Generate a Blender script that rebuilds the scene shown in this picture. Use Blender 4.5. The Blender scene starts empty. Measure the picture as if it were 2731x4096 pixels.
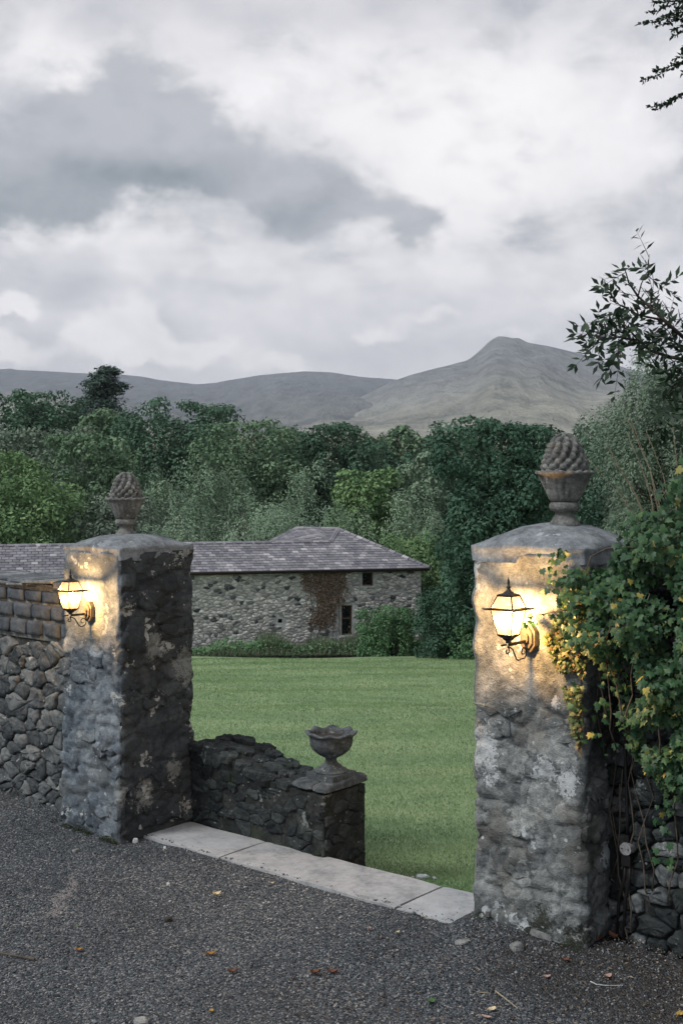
import bpy, math, random
import numpy as np
from mathutils import Vector, Matrix, noise

R = math.radians
scene = bpy.context.scene
COL = scene.collection
random.seed(7)
rng = np.random.default_rng(11)

# ------------------------------------------------------------------ camera
cam_d = bpy.data.cameras.new('camera')
cam = bpy.data.objects.new('camera', cam_d); COL.objects.link(cam)
cam.location = (0, 0, 2.4)
cam.rotation_euler = (R(90), 0, 0)
cam_d.sensor_fit = 'VERTICAL'; cam_d.sensor_height = 36.0; cam_d.sensor_width = 24.0
F = 4500.0                                  # focal length in photo pixels (4096 high)
cam_d.lens = F / 4096 * 36.0
cam_d.shift_y = -98.0 / 4096
cam_d.clip_start = 0.1; cam_d.clip_end = 20000
scene.camera = cam
HY = 1950.0; CX = 1365.5
def at(x, y, D):
    """world point seen at photo pixel x, y at distance D"""
    return Vector(((x - CX) / F * D, D, 2.4 + (HY - y) / F * D))

# ------------------------------------------------------------------ node helpers
class NT:
    def __init__(self, tree): self.t = tree; self.n = tree.nodes; self.l = tree.links
    def node(self, kind, **kw):
        nd = self.n.new(kind)
        for k, v in kw.items(): setattr(nd, k, v)
        return nd
    def put(self, sock, v):
        if v is None: return
        if isinstance(v, bpy.types.NodeSocket): self.l.new(v, sock)
        else: sock.default_value = v
    def math(self, op, a, b=None, c=None, clamp=False):
        nd = self.node('ShaderNodeMath', operation=op, use_clamp=clamp)
        self.put(nd.inputs[0], a); self.put(nd.inputs[1], b); self.put(nd.inputs[2], c)
        return nd.outputs[0]
    def add(self, a, b): return self.math('ADD', a, b)
    def sub(self, a, b): return self.math('SUBTRACT', a, b)
    def mul(self, a, b): return self.math('MULTIPLY', a, b)
    def step(self, v, lo, hi):
        nd = self.node('ShaderNodeMapRange', interpolation_type='SMOOTHSTEP')
        self.put(nd.inputs['Value'], v); nd.inputs['From Min'].default_value = lo; nd.inputs['From Max'].default_value = hi
        return nd.outputs[0]
    def noise(self, vec, scale, detail=4, rough=0.55, dist=0.0, dim='3D', w=0.0):
        nd = self.node('ShaderNodeTexNoise', noise_dimensions=dim)
        if vec is not None: self.l.new(vec, nd.inputs['Vector'])
        nd.inputs['Scale'].default_value = scale; nd.inputs['Detail'].default_value = detail
        nd.inputs['Roughness'].default_value = rough; nd.inputs['Distortion'].default_value = dist
        return nd.outputs['Fac']
    def voronoi(self, vec, scale, feature='F1', out='Distance', rand=1.0):
        nd = self.node('ShaderNodeTexVoronoi', feature=feature)
        self.l.new(vec, nd.inputs['Vector']); nd.inputs['Scale'].default_value = scale
        nd.inputs['Randomness'].default_value = rand
        return nd.outputs[out]
    def mapping(self, vec, loc=(0, 0, 0), rot=(0, 0, 0), scale=(1, 1, 1)):
        nd = self.node('ShaderNodeMapping'); self.l.new(vec, nd.inputs['Vector'])
        nd.inputs['Location'].default_value = loc; nd.inputs['Rotation'].default_value = rot; nd.inputs['Scale'].default_value = scale
        return nd.outputs[0]
    def mix(self, f, a, b, blend='MIX'):
        nd = self.node('ShaderNodeMix', data_type='RGBA', blend_type=blend)
        self.put(nd.inputs[0], f)
        for s, v in ((nd.inputs[6], a), (nd.inputs[7], b)):
            self.put(s, (*v, 1) if isinstance(v, tuple) and len(v) == 3 else v)
        return nd.outputs[2]
    def ramp(self, f, stops, interp='LINEAR'):
        nd = self.node('ShaderNodeValToRGB'); nd.color_ramp.interpolation = interp
        e = nd.color_ramp.elements
        while len(e) < len(stops): e.new(0.5)
        for i, (p, c) in enumerate(stops):
            e[i].position = p; e[i].color = (*c, 1) if len(c) == 3 else c
        self.put(nd.inputs[0], f)
        return nd.outputs[0]
    def sep(self, v):
        nd = self.node('ShaderNodeSeparateXYZ'); self.l.new(v, nd.inputs[0]); return nd.outputs
    def comb(self, x, y, z):
        nd = self.node('ShaderNodeCombineXYZ')
        for s, v in zip(nd.inputs, (x, y, z)): self.put(s, v)
        return nd.outputs[0]
    def pos(self): return self.node('ShaderNodeNewGeometry').outputs['Position']
    def objrand(self): return self.node('ShaderNodeObjectInfo').outputs['Random']
    def attr(self, name): return self.node('ShaderNodeAttribute', attribute_name=name).outputs['Fac']
    def bump(self, h, dist, strength=1.0, normal=None):
        nd = self.node('ShaderNodeBump'); self.l.new(h, nd.inputs['Height'])
        nd.inputs['Distance'].default_value = dist; nd.inputs['Strength'].default_value = strength
        if normal is not None: self.l.new(normal, nd.inputs['Normal'])
        return nd.outputs[0]

def new_mat(name):
    m = bpy.data.materials.new(name); m.use_nodes = True
    m.node_tree.nodes.clear(); return m, NT(m.node_tree)
def finish(m, t, color, rough=0.9, normal=None, metallic=0.0, spec=0.25):
    p = t.node('ShaderNodeBsdfPrincipled'); o = t.node('ShaderNodeOutputMaterial')
    t.put(p.inputs['Base Color'], (*color, 1) if isinstance(color, tuple) and len(color) == 3 else color)
    t.put(p.inputs['Roughness'], rough); p.inputs['Metallic'].default_value = metallic
    p.inputs['Specular IOR Level'].default_value = spec
    if normal is not None: t.l.new(normal, p.inputs['Normal'])
    t.l.new(p.outputs[0], o.inputs[0]); return m

# ------------------------------------------------------------------ sky
world = bpy.data.worlds.new('World'); scene.world = world; world.use_nodes = True
world.node_tree.nodes.clear(); t = NT(world.node_tree)
SUN_AZ, SUN_EL = R(244), R(46)
sky = t.node('ShaderNodeTexSky', sky_type='NISHITA'); sky.sun_disc = False
sky.sun_elevation = SUN_EL; sky.sun_rotation = SUN_AZ; sky.dust_density = 2.0
bg1 = t.node('ShaderNodeBackground'); t.l.new(sky.outputs[0], bg1.inputs[0]); bg1.inputs[1].default_value = 0.1
d = t.node('ShaderNodeTexCoord').outputs['Generated']
dx, dy, dz = t.sep(d)
az = t.math('ARCTAN2', dx, dy)
el = t.math('ARCTANGENT', t.math('DIVIDE', dz, t.math('SQRT', t.add(t.mul(dx, dx), t.mul(dy, dy)))))
# warped cloud coordinates
ne = t.mapping(d, scale=(1, 1, 1.6))
w1 = t.node('ShaderNodeTexNoise'); t.l.new(ne, w1.inputs['Vector']); w1.inputs['Scale'].default_value = 9; w1.inputs['Detail'].default_value = 6; w1.inputs['Roughness'].default_value = 0.55
wr, wg, wb = t.sep(w1.outputs['Color'])
wa = t.add(az, t.mul(t.sub(wr, 0.5), 0.13))
we = t.add(el, t.mul(t.sub(wg, 0.5), 0.10))
def blob(cx, cy, rx, ry, amp, a=None, e=None):
    """soft cloud mass, centre and radii given in degrees of azimuth and elevation"""
    u = t.math('DIVIDE', t.sub(wa if a is None else a, R(cx)), R(rx)); v = t.math('DIVIDE', t.sub(we if e is None else e, R(cy)), R(ry))
    return t.mul(t.math('EXPONENT', t.mul(t.add(t.mul(u, u), t.mul(v, v)), -1.0)), amp)
def total(items):
    s = items[0]
    for i in items[1:]: s = t.add(s, i)
    return s
# the long dark cloud
n2_ = t.noise(t.mapping(d, loc=(4.7, 1.2, 6.2), scale=(1, 1, 1.4)), 17, 8, 0.6, 0.2)
dark = total([blob(-20, 14.5, 6, 3.0, 1.0), blob(-14.2, 14.4, 4, 2.4, 0.75), blob(-11, 17.0, 3.5, 2.6, 0.85), blob(-11.0, 19.0, 3.2, 1.6, 0.55), blob(-14.5, 18.2, 1.6, 1.2, 0.4), blob(-8.0, 16.5, 3.0, 2.0, 0.75),
              blob(-4.6, 15.4, 2.8, 1.8, 0.75), blob(-1.8, 14.9, 2.4, 1.2, 0.5), blob(-2.2, 12.9, 2.4, 1.3, 0.7), blob(1.0, 14.1, 2.2, 1.0, 0.7), blob(3.4, 12.6, 1.6, 1.2, 0.75),
              blob(16.5, 15.0, 2.0, 1.2, 0.5), blob(9.0, 11.6, 1.4, 0.9, 0.28), blob(-11, 20.2, 1.8, 0.6, 0.25)])
n4_ = t.noise(t.mapping(d, loc=(8.7, 3.2, 1.2), scale=(1, 1, 1.3)), 34, 7, 0.6, 0.2)
bigdark = t.step(t.add(dark, t.add(t.mul(t.sub(n2_, 0.5), 0.85), t.mul(t.sub(n4_, 0.5), 0.4))), 0.14, 0.74)
# bottoms of that cloud are darker
shade = total([blob(-9.5, 14.9, 4.5, 1.5, 0.8), blob(-20, 12.8, 7, 2.0, 1.0), blob(-3.5, 13.2, 3, 1.0, 0.5)])
# general layered cloud, everywhere on the dome
n1 = t.noise(t.mapping(d, loc=(3.1, 0.4, 1.7), scale=(1, 1, 2.4)), 3.2, 7, 0.52, 0.5)
n2 = t.noise(t.mapping(d, loc=(0.7, 5.2, 2.2), scale=(1, 1, 1.6)), 11, 7, 0.55, 0.3)
n3 = t.noise(t.mapping(d, loc=(1.7, 2.2, 9.2), scale=(1, 1, 1.7)), 26, 6, 0.58, 0.2)
lay = t.add(t.add(t.mul(n1, 0.50), t.mul(n2, 0.38)), t.mul(n3, 0.12))
layer = t.ramp(lay, [(0.39, (0.24, 0.25, 0.275)), (0.46, (0.345, 0.348, 0.372)), (0.53, (0.445, 0.442, 0.46)), (0.60, (0.555, 0.545, 0.555))])
# low heaps of cumulus along the horizon, crisp on top
w2 = t.node('ShaderNodeTexNoise'); t.l.new(t.mapping(d, scale=(1, 1, 1.2)), w2.inputs['Vector']); w2.inputs['Scale'].default_value = 22; w2.inputs['Detail'].default_value = 7; w2.inputs['Roughness'].default_value = 0.6
hr, hg, hb = t.sep(w2.outputs['Color'])
bx = t.add(az, t.add(t.mul(t.sub(wr, 0.5), 0.07), t.mul(t.sub(hr, 0.5), 0.05))); be = t.add(el, t.add(t.mul(t.sub(wb, 0.5), 0.05), t.mul(t.sub(hg, 0.5), 0.045)))
def puff(cx, cy, rx, ry, amp):
    v = t.math('DIVIDE', t.sub(be, R(cy)), R(ry)); return t.mul(blob(cx, cy, rx, ry, amp, bx, be), t.step(v, -1.3, 0.5))
heap = total([puff(-12.2, 6.6, 2.6, 1.9, 0.9), puff(-10.4, 7.6, 1.6, 1.7, 0.9), puff(-9.2, 6.6, 1.6, 1.2, 0.7), puff(-16.2, 8.6, 1.2, 0.8, 1.0), puff(-17.4, 8.3, 0.9, 0.5, 0.8), puff(-18.6, 6.6, 1.6, 1.5, 1.0), puff(-16.5, 6.0, 1.6, 1.0, 0.8),
              puff(-6.2, 6.4, 2.2, 1.0, 0.8), puff(-2.5, 5.6, 2.0, 0.8, 0.7), puff(1.5, 7.8, 2.0, 0.8, 0.7), puff(4.8, 8.4, 1.5, 0.7, 0.6), puff(8.5, 7.4, 2.5, 0.9, 0.7), puff(14, 8.8, 4.0, 1.0, 0.6), puff(-25, 8, 4, 2, 1), puff(22, 8, 4, 2, 0.8)])
heapm = t.step(t.add(heap, t.mul(t.sub(hb, 0.5), 0.7)), 0.22, 0.66)
gap = t.step(el, R(12.5), R(7.5))
c = layer
bright = total([blob(7.0, 15.5, 9, 5.0, 0.95, az, el), blob(-7, 21.4, 7, 1.7, 0.8), blob(-14.2, 20.2, 2.0, 1.6, 0.7), blob(9, 19.5, 8, 2.5, 0.4), blob(-9.5, 12.2, 4.0, 1.2, 0.45), blob(1, 19, 5, 2, 0.3)])
c = t.mix(t.mul(t.math('MINIMUM', bright, 1.0), t.step(t.add(t.mul(n2, 0.75), t.mul(n3, 0.25)), 0.26, 0.56)), c, (0.585, 0.572, 0.575))
c = t.mix(t.mul(gap, 0.5), c, (0.335, 0.335, 0.37))
c = t.mix(t.mul(heapm, t.add(0.05, t.mul(n2, 1.3))), c, (0.56, 0.55, 0.56))
low = t.mul(t.step(el, R(5.6), R(2.5)), 0.75)
c = t.mix(low, c, t.ramp(n2, [(0.35, (0.42, 0.42, 0.44)), (0.6, (0.57, 0.555, 0.54))]))
top = t.mul(t.step(t.add(el, t.mul(t.sub(n1, 0.5), 0.22)), R(21.0), R(24.5)), 0.6)
c = t.mix(top, c, (0.32, 0.32, 0.345))
dk = t.mix(t.math('ADD', t.mul(shade, 0.9), t.mul(t.sub(n2_, 0.5), 1.3), clamp=True), (0.285, 0.292, 0.315), (0.105, 0.132, 0.150))
c = t.mix(t.mul(bigdark, 0.94), c, dk)
bg2 = t.node('ShaderNodeBackground'); t.l.new(c, bg2.inputs[0]); bg2.inputs[1].default_value = 1.0
ms = t.node('ShaderNodeMixShader'); ms.inputs[0].default_value = 0.96
t.l.new(bg1.outputs[0], ms.inputs[1]); t.l.new(bg2.outputs[0], ms.inputs[2])
wo = t.node('ShaderNodeOutputWorld'); t.l.new(ms.outputs[0], wo.inputs[0])
world.cycles.sampling_method = 'MANUAL'; world.cycles.sample_map_resolution = 512

# ------------------------------------------------------------------ sun behind the cloud, exposure
sun_d = bpy.data.lights.new('sun', 'SUN'); sun_d.energy = 1.35; sun_d.angle = R(18); sun_d.color = (1, 0.985, 0.965)
sun = bpy.data.objects.new('sun', sun_d); COL.objects.link(sun)
to_sun = Vector((math.sin(SUN_AZ) * math.cos(SUN_EL), math.cos(SUN_AZ) * math.cos(SUN_EL), math.sin(SUN_EL)))
sun.rotation_euler = (-to_sun).to_track_quat('-Z', 'Y').to_euler()
scene.view_settings.view_transform = 'Standard'; scene.view_settings.look = 'None'
scene.view_settings.exposure = 0.85; scene.view_settings.gamma = 1.0; scene.view_settings.use_curve_mapping = False
scene.cycles.use_denoising = True
scene.cycles.max_bounces = 6; scene.cycles.transparent_max_bounces = 12; scene.cycles.volume_bounces = 0
scene.cycles.caustics_reflective = False; scene.cycles.caustics_refractive = False
scene.cycles.sample_clamp_indirect = 4.0

# ------------------------------------------------------------------ object helpers
def tag(o, label=None, cat=None, group=None, kind=None):
    if label: o['label'] = label
    if cat: o['category'] = cat
    if group: o['group'] = group
    if kind: o['kind'] = kind
    return o
def thing(name, label, cat, loc=(0, 0, 0), group=None):
    o = bpy.data.objects.new(name, None); COL.objects.link(o)
    o.location = loc; o.empty_display_size = 0.1
    return tag(o, label, cat, group)
def link(name, me, mat=None, parent=None, kind=None):
    o = bpy.data.objects.new(name, me); COL.objects.link(o)
    if mat is not None and not me.materials: me.materials.append(mat)
    if parent is not None: o.parent = parent
    if kind: o['kind'] = kind
    return o
def origin(parent):
    p = Vector((0, 0, 0))
    while parent is not None:
        p = p + Vector(parent.location); parent = parent.parent
    return p
def mesh(name, V, Fc, mat, parent=None, smooth=False, kind=None):
    """V in world coordinates"""
    off = origin(parent)
    me = bpy.data.meshes.new(name)
    me.from_pydata([(v[0] - off.x, v[1] - off.y, v[2] - off.z) for v in V], [], Fc)
    if smooth: me.polygons.foreach_set('use_smooth', [True] * len(me.polygons))
    me.update()
    return link(name, me, mat, parent, kind)
def np_mesh(name, V, Fc, mat, parent=None, smooth=False, kind=None, tint=None, local=False):
    V = np.asarray(V, dtype=np.float32).reshape(-1, 3)
    if not local:
        off = origin(parent); V = V - np.array(off, dtype=np.float32)
    Fc = np.asarray(Fc, dtype=np.int32); n, k = Fc.shape
    me = bpy.data.meshes.new(name)
    me.vertices.add(len(V)); me.vertices.foreach_set('co', V.ravel())
    me.loops.add(n * k); me.loops.foreach_set('vertex_index', Fc.ravel())
    me.polygons.add(n); me.polygons.foreach_set('loop_start', np.arange(0, n * k, k, dtype=np.int32))
    try: me.polygons.foreach_set('loop_total', np.full(n, k, dtype=np.int32))
    except Exception: pass
    if smooth: me.polygons.foreach_set('use_smooth', np.ones(n, dtype=bool))
    me.update(calc_edges=True)
    if tint is not None:
        a = me.attributes.new('tint', 'FLOAT', 'FACE'); a.data.foreach_set('value', np.asarray(tint, dtype=np.float32))
    return link(name, me, mat, parent, kind)
def box_vf(c, sx, sy, sz, ax=Vector((1, 0, 0)), ay=Vector((0, 1, 0)), azz=Vector((0, 0, 1)), V=None, Fc=None):
    V = [] if V is None else V; Fc = [] if Fc is None else Fc
    b = len(V); c = Vector(c)
    for k in (-1, 1):
        for i, j in ((-1, -1), (1, -1), (1, 1), (-1, 1)):
            V.append(c + ax * (i * sx / 2) + ay * (j * sy / 2) + azz * (k * sz / 2))
    for f in ((3, 2, 1, 0), (4, 5, 6, 7), (0, 1, 5, 4), (1, 2, 6, 5), (2, 3, 7, 6), (3, 0, 4, 7)): Fc.append(tuple(b + i for i in f))
    return V, Fc
def tube_vf(pts, radii, n=8, V=None, Fc=None):
    V = [] if V is None else V; Fc = [] if Fc is None else Fc
    pts = [Vector(p) for p in pts]
    if not isinstance(radii, (list, tuple)): radii = [radii] * len(pts)
    b = len(V); ref = Vector((0.31, 0.17, 0.93))
    for i, p in enumerate(pts):
        d = (pts[min(i + 1, len(pts) - 1)] - pts[max(i - 1, 0)]).normalized()
        s = d.cross(ref)
        if s.length < 0.05: s = d.cross(Vector((1, 0, 0)))
        s.normalize(); u = s.cross(d)
        for k in range(n):
            a = 2 * math.pi * k / n
            V.append(p + (s * math.cos(a) + u * math.sin(a)) * radii[i])
    for i in range(len(pts) - 1):
        for k in range(n):
            q = (k + 1) % n
            Fc.append((b + i * n + k, b + i * n + q, b + (i + 1) * n + q, b + (i + 1) * n + k))
    Fc.append(tuple(b + k for k in range(n))[::-1]); Fc.append(tuple(b + (len(pts) - 1) * n + k for k in range(n)))
    return V, Fc
def lathe_vf(c, prof, n=48, fn=None):
    """prof: list of (radius, z); fn(theta, i, r, z) -> (r, z)"""
    c = Vector(c); V = []; Fc = []
    for i, (r, z) in enumerate(prof):
        for k in range(n):
            a = 2 * math.pi * k / n
            rr, zz = fn(a, i, r, z) if fn else (r, z)
            V.append(c + Vector((rr * math.cos(a), rr * math.sin(a), zz)))
    for i in range(len(prof) - 1):
        for k in range(n):
            q = (k + 1) % n
            Fc.append((i * n + k, i * n + q, (i + 1) * n + q, (i + 1) * n + k))
    Fc.append(tuple(range(n))[::-1]); Fc.append(tuple((len(prof) - 1) * n + k for k in range(n)))
    return V, Fc
def fbm(p, o=4): return noise.fractal(p, 1.0, 2.0, o)

# plan frame: A runs along the gateway (to the right and towards the camera), B runs from the drive into the lawn
A = Vector((0.759, -0.651, 0)); B = Vector((0.651, 0.759, 0)); Z = Vector((0, 0, 1))
NL = Vector((-1.49, 7.6, 0))
def ab(a, b, z=0.0): return NL + A * a + B * b + Z * z
def lawn_z(y): return min(-0.16, -0.20 - 0.112 * (y - 7.2))

# ------------------------------------------------------------------ materials
def stone_mat(name, dark, mid, light, scale=7.0, lichen=0.5, lich_col=(0.46, 0.45, 0.43), lich_scale=5.0, bump=0.012, moss=0.0, rnd=0.5, warm=None, shade_grime=False, patches=()):
    m, t = new_mat(name); p = t.pos(); r = t.objrand()
    off = t.comb(t.mul(r, 37.0), t.mul(r, 17.0), t.mul(r, 71.0))
    va = t.node('ShaderNodeVectorMath', operation='ADD'); t.l.new(p, va.inputs[0]); t.l.new(off, va.inputs[1])
    v = va.outputs[0] if rnd > 0 else p
    a = t.noise(v, scale, 8, 0.65); b = t.noise(v, scale * 5, 6, 0.7); g = t.noise(v, scale * 22, 3, 0.6)
    f = t.add(t.add(t.mul(a, 0.55), t.mul(b, 0.33)), t.mul(g, 0.14))
    f = t.add(f, t.mul(t.sub(r, 0.5), 0.24 * rnd))
    c = t.ramp(f, [(0.37, dark), (0.50, mid), (0.63, light)])
    if warm:
        c = t.mix(t.mul(t.step(t.noise(v, scale * 0.55, 4), 0.48, 0.66), 0.6), c, warm)
    if shade_grime:
        qv = t.mapping(p, loc=(0.7, 0.3, 0.1), scale=(4.6, 4.6, 7.8)); cellc = t.voronoi(qv, 1.0, out='Color'); ce = t.voronoi(qv, 1.0, feature='DISTANCE_TO_EDGE')
        ip = t.math('SUBTRACT', 1.0, t.attr('plaster'), clamp=True)
        c = t.mix(t.mul(ip, 0.7), c, t.ramp(t.sep(cellc)[0], [(0.0, (0.36, 0.37, 0.40)), (0.5, (0.85, 0.86, 0.87)), (1.0, (1.5, 1.47, 1.42))]), 'MULTIPLY')
        c = t.mix(t.mul(ip, t.mul(t.step(t.add(ce, t.mul(t.sub(b, 0.5), 0.3)), 0.07, 0.0), 0.5)), c, (0.04, 0.041, 0.043))
        gn = t.add(t.attr('shade_grime'), t.mul(t.sub(t.noise(p, 5.0, 6, 0.65), 0.5), 0.9))
        c = t.mix(t.mul(t.step(gn, 0.25, 0.85), 0.72), c, (0.022, 0.024, 0.024))  # shade of the pillar's dark side painted into the stone colour, along with black grime
    if moss:
        c = t.mix(t.mul(t.step(t.noise(p, 4.0, 5, 0.6), 0.56, 0.70), moss), c, (0.03, 0.045, 0.018))
    for bx_, by_, bz_, br_, bc_ in patches:
        vx, vy, vz = t.sep(p); q2 = t.add(t.add(t.math('POWER', t.math('DIVIDE', t.sub(vx, bx_), br_), 2.0), t.math('POWER', t.math('DIVIDE', t.sub(vy, by_), br_), 2.0)), t.math('POWER', t.math('DIVIDE', t.sub(vz, bz_), br_ * 1.25), 2.0))
        pm = t.step(t.add(t.add(q2, t.mul(t.sub(t.noise(p, 19, 8, 0.7), 0.5), 6.5)), t.mul(t.sub(t.noise(p, 75, 4, 0.7), 0.5), 4.5)), 1.0, 0.55); c = t.mix(t.mul(pm, t.add(0.35, t.mul(t.noise(p, 50, 4, 0.7), 0.9))), c, bc_)
    if lichen:
        ln = t.noise(p, lich_scale, 7, 0.6, 0.3); l2 = t.noise(p, lich_scale * 7, 5, 0.65)
        lm = t.step(t.add(ln, t.mul(t.sub(l2, 0.5), 0.38)), 0.665 - 0.05 * lichen, 0.70 - 0.05 * lichen)
        c = t.mix(t.mul(lm, 0.85), c, lich_col)
        sp = t.step(t.voronoi(p, lich_scale * 4.5), 0.17, 0.12)
        c = t.mix(t.mul(t.mul(sp, t.step(t.noise(p, lich_scale * 1.3, 3), 0.52, 0.60)), 0.75), c, lich_col)
    c = t.mix(1.0, c, (0.93, 0.995, 1.0), 'MULTIPLY')
    h = t.add(t.add(t.mul(b, 0.7), t.mul(g, 0.4)), a)
    return finish(m, t, c, 0.92, t.bump(h, bump), spec=0.2)

M = {}
WL = (0.52, 0.52, 0.53); GL = (0.25, 0.255, 0.245); MO = (0.022, 0.026, 0.016)
M['wall_stone'] = stone_mat('wall_stone', (0.036, 0.040, 0.045), (0.096, 0.102, 0.108), (0.200, 0.204, 0.203), 8, 0.35, rnd=0.9, moss=0.25)
M['wall_mortar'] = stone_mat('wall_mortar', (0.018, 0.019, 0.02), (0.05, 0.05, 0.05), (0.13, 0.125, 0.115), 12, 0.2, rnd=0, moss=0.3)
M['block'] = stone_mat('dressed_block', (0.047, 0.052, 0.062), (0.078, 0.086, 0.100), (0.128, 0.135, 0.145), 9, 0.0, rnd=0.5, bump=0.006)
M['lime_mortar'] = stone_mat('lime_mortar', (0.09, 0.088, 0.083), (0.19, 0.185, 0.175), (0.34, 0.33, 0.31), 14, 0.1, rnd=0)
M['coping_slate'] = stone_mat('coping_slate', (0.063, 0.067, 0.076), (0.153, 0.157, 0.168), (0.342, 0.342, 0.337), 10, 0.5, rnd=0.5)
M['pillar_left'] = stone_mat('pillar_left_stone', (0.044, 0.053, 0.063), (0.132, 0.152, 0.178), (0.290, 0.305, 0.320), 5.0, 0.8, rnd=0, warm=(0.123, 0.122, 0.115), bump=0.016, shade_grime=True, lich_scale=4.2, patches=((-1.50, 7.58, 0.33, 0.07, GL), (-1.37, 7.74, 0.29, 0.085, GL), (-1.20, 7.94, 0.42, 0.07, GL), (-1.12, 8.03, 1.12, 0.11, GL), (-1.30, 7.82, 1.30, 0.08, GL)))
M['pillar_right'] = stone_mat('pillar_right_stone', (0.050, 0.055, 0.061), (0.180, 0.185, 0.186), (0.378, 0.381, 0.377), 5.5, 1.3, (0.522, 0.536, 0.549), rnd=0, warm=(0.153, 0.141, 0.122), bump=0.016, moss=0.0, shade_grime=True, lich_scale=3.2, patches=((0.771, 6.13, 0.965, 0.10, WL), (0.80, 6.10, 0.86, 0.06, WL), (1.155, 5.80, 0.895, 0.07, WL), (1.06, 5.88, 0.93, 0.06, WL), (1.10, 5.84, 1.28, 0.03, WL), (1.05, 5.89, 0.12, 0.075, MO), (0.98, 5.96, 0.03, 0.06, MO), (1.2, 5.77, 0.06, 0.08, MO)))
M['pillar_stone'] = stone_mat('pillar_face_stone', (0.055, 0.058, 0.062), (0.15, 0.152, 0.155), (0.29, 0.28, 0.27), 7, 0.5, rnd=0.8, bump=0.012)
M['dark_stone'] = stone_mat('dark_damp_stone', (0.011, 0.013, 0.015), (0.027, 0.032, 0.034), (0.068, 0.074, 0.074), 7, 0.7, (0.216, 0.240, 0.236), rnd=0.5, moss=0.35)
M['dark_mortar'] = stone_mat('dark_damp_mortar', (0.011, 0.012, 0.013), (0.027, 0.029, 0.029), (0.065, 0.065, 0.062), 9, 0.6, (0.24, 0.24, 0.225), rnd=0, moss=0.4)
M['cap'] = stone_mat('pillar_cap_stone', (0.086, 0.090, 0.097), (0.192, 0.200, 0.215), (0.326, 0.335, 0.347), 9, 0.45, rnd=0, lich_col=(0.422, 0.440, 0.452), lich_scale=8)
M['finial'] = stone_mat('finial_stone', (0.06, 0.059, 0.057), (0.155, 0.15, 0.143), (0.31, 0.30, 0.28), 12, 0.6, rnd=0, lich_scale=9, lich_col=(0.42, 0.41, 0.385), bump=0.01)
M['urn'] = stone_mat('urn_stone', (0.028, 0.031, 0.034), (0.078, 0.086, 0.093), (0.166, 0.176, 0.183), 14, 0.45, rnd=0, lich_scale=9, lich_col=(0.276, 0.294, 0.278), bump=0.008)
M['kerb'] = stone_mat('kerb_slab', (0.20, 0.205, 0.215), (0.345, 0.34, 0.352), (0.43, 0.42, 0.43), 6, 0.0, rnd=0.3, bump=0.006)
M['loose'] = stone_mat('loose_stone', (0.12, 0.12, 0.125), (0.24, 0.235, 0.23), (0.40, 0.385, 0.37), 10, 0.3, rnd=0.6)
M['white_stone'] = stone_mat('white_stone', (0.40, 0.40, 0.40), (0.58, 0.58, 0.57), (0.72, 0.72, 0.71), 14, 0.0, rnd=0.3)
M['barn_mortar'] = stone_mat('barn_mortar', (0.28, 0.28, 0.275), (0.46, 0.455, 0.445), (0.64, 0.63, 0.61), 3.0, 0.0, rnd=0, bump=0.03)
def barn_stone():
    m, t = new_mat('barn_stone'); r = t.objrand(); p = t.pos(); a = t.attr('tint')
    f = t.math('FRACT', t.add(t.mul(r, 7.31), a))
    c = t.ramp(f, [(0.0, (0.07, 0.077, 0.086)), (0.06, (0.14, 0.147, 0.158)), (0.12, (0.40, 0.40, 0.395)), (0.45, (0.56, 0.552, 0.53)), (0.75, (0.68, 0.67, 0.645)), (1.0, (0.78, 0.77, 0.745))])
    n = t.noise(p, 5, 6, 0.65)
    c = t.mix(0.55, c, t.ramp(n, [(0.36, (0.4, 0.4, 0.4)), (0.58, (1.0, 1.0, 1.0))]), 'MULTIPLY')
    return finish(m, t, c, 0.92, t.bump(n, 0.04), spec=0.2)
M['barn_stone'] = barn_stone()
def slate_mat():
    m, t = new_mat('roof_slate'); r = t.objrand(); p = t.pos(); a = t.attr('tint')
    f = t.math('FRACT', t.add(t.mul(r, 5.17), a))
    c = t.ramp(f, [(0.0, (0.135, 0.135, 0.158)), (0.3, (0.19, 0.188, 0.213)), (0.7, (0.24, 0.237, 0.262)), (0.92, (0.29, 0.287, 0.31)), (1.0, (0.46, 0.455, 0.475))])
    n = t.noise(p, 3.5, 6, 0.65)
    c = t.mix(0.6, c, t.ramp(n, [(0.3, (0.45, 0.45, 0.45)), (0.65, (1.0, 1.0, 1.0))]), 'MULTIPLY')
    return finish(m, t, c, 0.62, t.bump(n, 0.02), spec=0.3)
M['slate'] = slate_mat()
def plain(name, col, rough=0.8, metallic=0.0, spec=0.3, var=0.25, sc=18):
    m, t = new_mat(name); p = t.pos(); n = t.noise(p, sc, 5, 0.6)
    lo = tuple(x * (1 - var) for x in col); hi = tuple(min(1, x * (1 + var)) for x in col)
    return finish(m, t, t.ramp(n, [(0.3, lo), (0.7, hi)]), rough, t.bump(n, 0.002), metallic, spec)
M['iron'] = plain('lantern_metal', (0.03, 0.031, 0.033), 0.45, 0.6, 0.5, 0.3, 60)
M['brass'] = plain('back_plate_metal', (0.12, 0.105, 0.085), 0.4, 0.5, 0.5, 0.3, 60)
M['black_plastic'] = plain('black_conduit', (0.012, 0.012, 0.013), 0.45)
M['grey_box'] = plain('grey_junction_box', (0.22, 0.225, 0.23), 0.7, var=0.35, sc=90)
M['fascia'] = plain('painted_fascia', (0.025, 0.022, 0.022), 0.7)
M['timber'] = plain('brown_timber', (0.10, 0.058, 0.04), 0.75, sc=8)
M['dark_glass'] = plain('dark_glass', (0.012, 0.014, 0.015), 0.12, spec=0.5)
M['hole'] = plain('dark_hole', (0.01, 0.01, 0.01), 0.95)
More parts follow.
